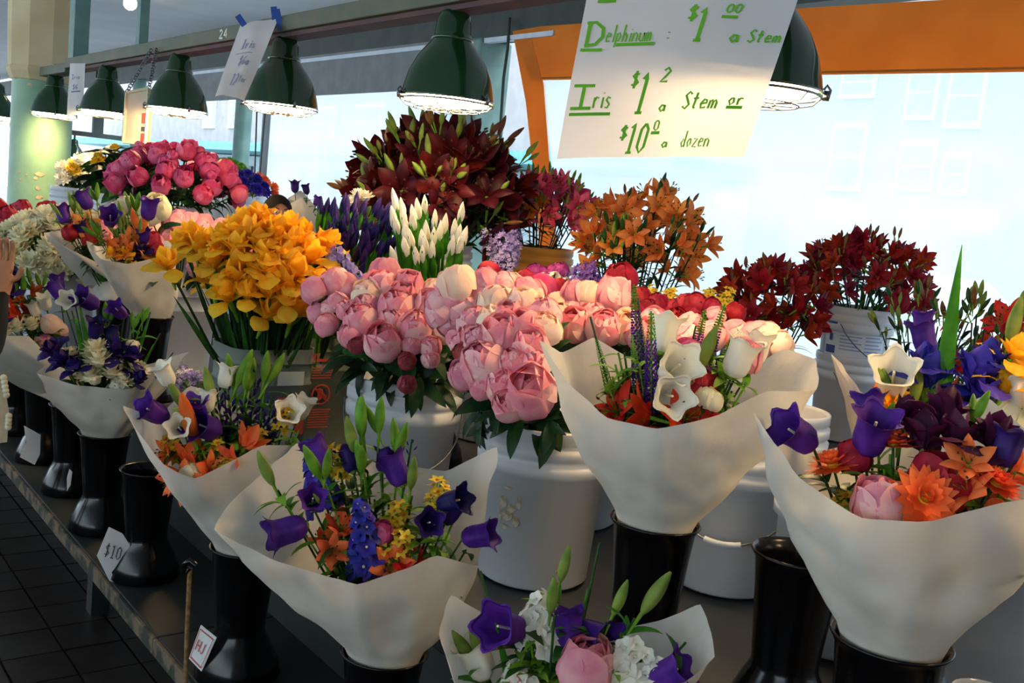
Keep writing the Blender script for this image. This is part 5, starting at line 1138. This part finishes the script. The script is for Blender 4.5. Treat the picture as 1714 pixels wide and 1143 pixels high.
bouquet('B6', 'paper-wrapped bouquet of thin purple veronica spikes, white bells and red lilies', [(903, 567, -.07), (945, 592, .08), (990, 562, .14), (1090, 620, .17), (1220, 640, .17), (1312, 583, .12), (1366, 600, .04), (1372, 655, -.06), (1290, 655, -.10), (1200, 695, -.14), (1100, 718, -.15), (1020, 700, -.12), (960, 650, -.10)],
 [('ve', 1062, 492, 1.1), ('ve', 1090, 545, 1.15, -.08), ('ve', 1208, 525, 1.1), ('ve', 1180, 520, 1.0, .04), ('ve', 1058, 560, .9, 0), ('ve', 1225, 560, .9, .06), ('vg', 988, 530, .9), ('vg', 1068, 500, 1.0), ('vg', 1165, 545, 1.0), ('vg', 1190, 560, 1.1), ('bw', 1105, 590, 1.5, .0), ('bw', 1118, 625, 1.7, -.04, (.2, -.3, 1)), ('bw', 1112, 660, 1.6, -.08, (.1, 0, 1)), ('bw', 1225, 630, 1.6), ('bw', 1262, 610, 1.3, .05), ('ib', 1182, 668, 1.2, -.1), ('ib', 1192, 672, 1.1, -.1), ('hp', 1150, 600, .9, .02), ('pk', 1170, 590, 1.2), ('pe', 1245, 600, .8), ('lr', 1165, 670, .9, -.06, (.2, -.8, .5)), ('lr', 1150, 692, .9, -.12, (.2, -.5, .8)), ('lr', 1180, 684, .8, -.1), ('lr', 1030, 672, .9), ('lr', 1050, 690, 1.0, -.1), ('cm', 1168, 652, .9, -.02), ('bt', 1165, 630, 1.5, -.04), ('gr', 1030, 610), ('gr', 1045, 640), ('gr', 1050, 670), ('gr', 1200, 620), ('gr', 1210, 650), ('gr', 1250, 640), ('gr', 1020, 650), ('gr', 1180, 600), ('gd', 1090, 695), ('gr', 1035, 590), ('gr', 1025, 630), ('gr', 1060, 650), ('gr', 1070, 610), ('gr', 1195, 590), ('gr', 1225, 610), ('lr', 1085, 690, 1.0, -.1), ('vg', 1045, 590, 1.0), ('vg', 1200, 570, 1.0)])
bouquet('B7', 'paper-wrapped bouquet of coral gerbera, burgundy irises and purple bells', [(1255, 685, -.05), (1350, 760, .08), (1450, 740, .14), (1560, 720, .16), (1645, 658, .15), (1760, 760, .1), (1800, 830, -.02), (1680, 840, -.10), (1560, 872, -.14), (1440, 870, -.14), (1340, 800, -.11)],
 [('do', 1545, 836, 1.6, -.11, (0, -.5, 1)), ('do', 1495, 746, 1.3, .0), ('do', 1395, 782, 1.3, -.02), ('do', 1665, 812, 1.2, -.05), ('pe', 1470, 848, 1.1, -.11), ('bp', 1360, 745, 1.4, -.02, (-.8, -.5, .4)), ('bp', 1448, 758, 1.5, 0, (.1, -.8, .5)), ('bp', 1460, 720, 1.2, .05), ('im', 1570, 715, 1.3, .04), ('im', 1545, 755, 1.2, .0), ('im', 1510, 715, 1.1, .05), ('im', 1595, 760, 1.3), ('im', 1660, 755, 1.2, .03), ('cm', 1560, 800, 1.0), ('cm', 1590, 825, .9), ('cm', 1430, 770, .8), ('bd', 1675, 780, 1.2), ('al', 1625, 790, 1.5), ('pk', 1620, 785, 1.3), ('pk', 1605, 770, 1.2), ('al', 1640, 830, 1.4), ('ys', 1400, 830, 1.2, -.06), ('gr', 1480, 785), ('gr', 1490, 760), ('gr', 1510, 800), ('gr', 1470, 810), ('gr', 1620, 745, 1.2), ('gr', 1610, 720), ('gd', 1420, 815), ('gd', 1380, 800), ('bg', 1470, 740), ('bg', 1620, 720), ('gr', 1700, 790), ('al', 1700, 770, 1.3)])
bouquet('B8', 'paper-wrapped bouquet with one wide green blade, blue irises and yellow blooms', [(1393, 588, -.02), (1440, 660, .1), (1600, 650, .14), (1700, 650, .1), (1780, 700, 0), (1640, 760, -.1), (1500, 740, -.1), (1440, 690, -.08)],
 [('bw', 1492, 655, 1.7, -.04, (-.2, -.5, .7)), ('iy', 1490, 695, 1.1), ('bt', 1500, 690, 1.3), ('bt', 1525, 685, 1.3), ('ib', 1518, 690, 1.5), ('ib2', 1553, 650, 1.2), ('ib2', 1545, 625, 1.0), ('ib2', 1625, 650, 1.4), ('ib2', 1650, 625, 1.1), ('ib2', 1630, 680, 1.2), ('bp', 1550, 590, 1.0, .04), ('bp', 1545, 565, .8, .04), ('bl', 1592, 540, 1.5, -.05), ('bl', 1588, 560, 1.4, -.04), ('iy', 1695, 620, 1.2), ('iy', 1680, 660, 1.1), ('iy', 1705, 640, 1.0), ('or', 1480, 680, 1.0), ('lo', 1575, 680, .9), ('ib', 1700, 700, 2.0), ('bw', 1705, 690, 1.3), ('gr', 1500, 670), ('gr', 1660, 690), ('gr', 1700, 660), ('gr', 1570, 690), ('bt', 1690, 590, 1.2)])
bouquet('B5', 'paper-wrapped bouquet with upright green blades, purple bells and white stock on the low shelf', [(735, 1060, -.05), (749, 992, .05), (850, 1050, .14), (1000, 1060, .16), (1100, 1040, .12), (1178, 1008, .06), (1200, 1100, -.04), (1080, 1200, -.12), (900, 1220, -.14), (770, 1180, -.1)],
 [('bl', 804, 955, 1.1, .0), ('bl', 1004, 908, 1.1, .06), ('bl', 928, 1030, .9, -.08), ('bl', 1148, 1075, .7), ('bp', 868, 1055, 1.6, 0, (-.5, -.3, .7)), ('bp', 965, 1052, 1.5, .02, (.6, .1, .6)), ('bp', 955, 1085, 1.3, -.02), ('bp', 1090, 1140, 1.3, -.06), ('st', 905, 992, 1.3), ('st', 900, 1020, 1.2), ('st', 1065, 1070, 1.4), ('st', 1085, 1090, 1.4), ('st', 1110, 1110, 1.3), ('st', 860, 1110, 1.2), ('st', 1050, 1110, 1.2), ('pe', 980, 1122, 1.4, -.06), ('bt', 932, 985, 1.2), ('bt', 1015, 1040, 1.3), ('bt', 1062, 1035, 1.4), ('bt', 925, 1040, 1.2), ('bw', 728, 1138, 1.8, -.06), ('bt', 790, 1120, 1.3), ('bt', 775, 1110, 1.2), ('gr', 890, 1080), ('gr', 900, 1110), ('gr', 1020, 1080), ('gr', 1000, 1070), ('pk', 860, 1130, 1.1), ('gd', 1140, 1120)])

# ------------------------------------------------------------------ people
SKIN = mat('skin', 'B07A5A', 'BC8666', rough=.5, scale=8); HAIR = mat('black_hair', '0E0A0A', '16100E', rough=.75, spec=.15, scale=60)
JACK = mat('black_jacket', '0E0F14', '16171C', rough=.8, scale=30); PANT = mat('dark_trousers', '1A1E2A', '222634', rough=.8); EYEW = mat('eye_white', 'E0DCD6', 'E6E2DC'); EYED = mat('eye_dark', '140C0A', '1C120E', rough=.2)
def person(label, root, face, H, arms, top_m, fingers=False):
    """root: floor point, face: horizontal facing direction, arms: two (elbow, wrist) world points"""
    f = V((face[0], face[1], 0)).normalized(); r = V((f.y, -f.x, 0)); u = V((0, 0, 1)); k = H / 1.7
    W_ = lambda a, b, c: root + r * (a * k) + f * (b * k) + u * (c * k)
    vs, es, rad = [], [], []
    def v(p, R, par=None):
        vs.append(p); rad.append(R if isinstance(R, tuple) else (R, R))
        if par is not None: es.append((par, len(vs) - 1))
        return len(vs) - 1
    pel = v(W_(0, 0, .95), (.15 * k, .11 * k)); sp_ = v(W_(0, 0, 1.12), (.14 * k, .10 * k), pel); ch = v(W_(0, 0, 1.30), (.16 * k, .11 * k), sp_); nk0 = v(W_(0, 0, 1.42), (.07 * k, .07 * k), ch); nk = v(W_(0, .01, 1.49), (.052 * k, .055 * k), nk0); hd0 = v(W_(0, .025, 1.55), (.068 * k, .082 * k), nk); hd1 = v(W_(0, .015, 1.62), (.075 * k, .092 * k), hd0); v(W_(0, .005, 1.665), (.055 * k, .07 * k), hd1)
    for s in (-1, 1):
        hp = v(W_(.09 * s, 0, .90), .095 * k, pel); kn = v(W_(.10 * s, .02, .50), .06 * k, hp); an = v(W_(.10 * s, -.01, .09), .042 * k, kn); v(W_(.11 * s, .12, .035), (.04 * k, .03 * k), an)
    wr_pts = []
    for s, (el, wr) in zip((-1, 1), arms):
        sh_ = v(W_(.17 * s, 0, 1.39), .062 * k, ch); e_ = v(el, .045 * k, sh_); w_ = v(wr, .030 * k, e_); d = (wr - el).normalized(); side = d.cross(u); side = side.normalized() if side.length > .1 else r
        pm = v(wr + d * .05, (.038 * k, .018 * k), w_); pm2 = v(wr + d * .085, (.036 * k, .015 * k), pm)
        nn = side.cross(d).normalized()
        for q, ln in enumerate((.07, .08, .075, .06)):
            o_ = side * (.024 - .016 * q); a = v(wr + d * .10 + o_, .009 * k, pm2); b = v(wr + d * (.10 + ln * .5) + o_ * 1.1 + nn * .008, .0085 * k, a); v(wr + d * (.10 + ln * .85) + o_ * 1.1 + nn * .03, .0075 * k, b)
        a = v(wr + d * .05 + side * .045, .010 * k, pm); v(wr + d * .085 + side * .06 + nn * .015, .009 * k, a)
        wr_pts.append((wr, d))
    me = bpy.data.meshes.new('tmp_body'); me.from_pydata([tuple(p - root) for p in vs], es, []); t = bpy.data.objects.new('tmp_body', me); COL.objects.link(t)
    sk = t.modifiers.new('skin', 'SKIN'); sk.use_smooth_shade = True
    for i, sv in enumerate(me.skin_vertices[0].data): sv.radius = rad[i]; sv.use_root = (i == 0)
    sub = t.modifiers.new('sub', 'SUBSURF'); sub.levels = 2; sub.render_levels = 2
    dg = bpy.context.evaluated_depsgraph_get(); me2 = bpy.data.meshes.new_from_object(t.evaluated_get(dg)); bpy.data.objects.remove(t); me2.name = 'body'
    me2.materials.clear()
    for m_ in (top_m, SKIN, PANT, BPLAS): me2.materials.append(m_)
    for pl_ in me2.polygons:
        c = pl_.center; z = c.z / k; i = 0
        if z > 1.455 and V((c.x, c.y, 0)).length < .2: i = 1
        elif z < .07: i = 3
        elif z < .93 and all((c + root - w_).length > .28 for w_, _ in wr_pts): i = 2
        for w_, d in wr_pts:
            if (c + root - w_).dot(d) > -.0 and (c + root - w_).length < .24: i = 1
        pl_.material_index = i; pl_.use_smooth = True
    o = add('person', None, T(root)); tag(o, label, 'person'); add('body', me2, T(root), o)
    HC = W_(0, .015, 1.605); MW = Matrix((( r.x, f.x, 0, HC.x), (r.y, f.y, 0, HC.y), (0, 0, 1, HC.z), (0, 0, 0, 1))) @ Matrix.Scale(k, 4)
    hb_ = MB(); rows = []
    for i in range(9):
        a = (pi * .62) * i / 8; row = []
        for j in range(20):
            b = 2 * pi * j / 20; fr_ = max(0, sin(b)); lim = a * (1 - .48 * fr_ ** 2); row.append((.090 * sin(lim) * cos(b), .108 * sin(lim) * sin(b) - .012, .108 * cos(lim) - .012))
        rows.append(row)
    hb_.grid(rows, HAIR, True); h_ = add('hair', hb_.mesh('hair'), MW, o)
    fc = MB()
    for s in (-1, 1): fc.ball((.03 * s, .083, -.012), (.013, .008, .009), EYEW, 8, 6); fc.ball((.03 * s, .0895, -.012), (.005, .003, .005), EYED, 6, 4); fc.tube([(.014 * s, .096, .008), (.032 * s, .094, .013), (.048 * s, .08, .009)], [.002, .003, .002], HAIR, 5); fc.ball((.083 * s, -.005, -.012), (.010, .018, .03), SKIN, 8, 6)
    fc.tube([(0, .092, .0), (0, .105, -.025), (0, .114, -.042), (0, .1, -.05)], [.006, .009, .013, .006], SKIN, 8); fc.tube([(-.022, .088, -.068), (0, .096, -.067), (.022, .088, -.068)], [.003, .006, .003], mat('lips', '8A4A44', '9A544C') if 'lips' not in bpy.data.materials else bpy.data.materials['lips'], 6)
    add('face', fc.mesh('face'), MW, o)
    return o
hp = at(464, 352, 5.5); root1 = V((hp.x, hp.y, 0)); to = (CAM - root1); to.z = 0; to.normalize(); sidev = V((to.y, -to.x, 0))
H1 = (at(464, 321, 5.5).z) / 1.0 * 1.7 / 1.715
person('person with short black hair and dark jacket behind the yellow irises', root1, (to.x - .25 * sidev.x, to.y - .25 * sidev.y), H1, ((root1 - sidev * .22 + to * .1 + V((0, 0, .95)), root1 - sidev * .1 + to * .3 + V((0, 0, 1.0))), (root1 + sidev * .24 + to * .1 + V((0, 0, .95)), root1 + sidev * .1 + to * .3 + V((0, 0, 1.0)))), JACK)
h2 = at(517, 400, 6.0); root2 = V((h2.x, h2.y, 0)); H2 = at(517, 366, 6.0).z * 1.7 / 1.715
bq = at(506, 410, 5.8)
person('person in black with dark hair beside the held white paper bouquet', root2, (-sidev.x + .3 * to.x, -sidev.y + .3 * to.y), H2, ((root2 - sidev * .1 + to * .25 + V((0, 0, .95)), bq - V((0, 0, .03)) + to * .05 - (bq - root2) * .15), (root2 + to * -.2 + V((0, 0, .9)), root2 - to * .1 - sidev * .2 + V((0, 0, .95)))), JACK)
bouquet('B11', 'white paper bouquet of purple flowers held up behind the yellow irises', [(480, 345, -.05), (481, 330, .05), (504, 318, .06), (522, 338, .06), (545, 372, .04), (540, 378, -.05), (505, 330, -.1)],
 [('bd', 477, 324, 1.4, .05), ('bd', 536, 356, 1.5, .03), ('bd', 541, 366, 1.3, .03), ('bd', 516, 330, 1.2, .1), ('bp', 530, 345, 1.1, .06)], bq, foldr=.02)
# shopper at the aisle, only a hand and sleeve reach into view
wr = at(3, 486, 3.35); wr.z = at(3, 486, 3.35).z; root3 = V((.22, 3.42, 0))
person('person in black sleeve reaching towards the bouquets from the aisle', root3, (1, -.1), 1.66, ((root3 + V((.1, .28, 1.0)), root3 + V((.25, .3, .85))), (at(-14, 600, 3.3), at(-2, 492, 3.36))), JACK)
tb = [at(-30, 640, 3.2), at(6, 632, 3.2), at(15, 690, 3.2), at(12, 740, 3.2), at(-28, 745, 3.2)]
tbo = add('tote_bag', None, T(tb[-1])); tag(tbo, 'cream tote bag with a lacy trim hanging by the shopper', 'bag')
M_TOTE = mat('cream_canvas', 'B8A88C', 'C6B69A', rough=.9, scale=40); dq = (tb[0] - CAM).normalized(); mb = MB(); bk = [p + V((-.02, .10, 0)) for p in tb]
mb.poly(tb, M_TOTE); mb.poly(bk[::-1], M_TOTE)
for i in range(5): mb.poly([tb[(i + 1) % 5], tb[i], bk[i], bk[(i + 1) % 5]], M_TOTE)
add('bag_body', mb.mesh('bag_body', False), Matrix.Identity(4), tbo)
lt = MB()
for k in range(9): p = tb[1].lerp(tb[2], k / 8) if k < 5 else tb[2].lerp(tb[3], (k - 4) / 8); lt.ball(p, .010, IVORY, 7, 5)
add('lace_trim', lt.mesh('lace_trim'), Matrix.Identity(4), tbo)
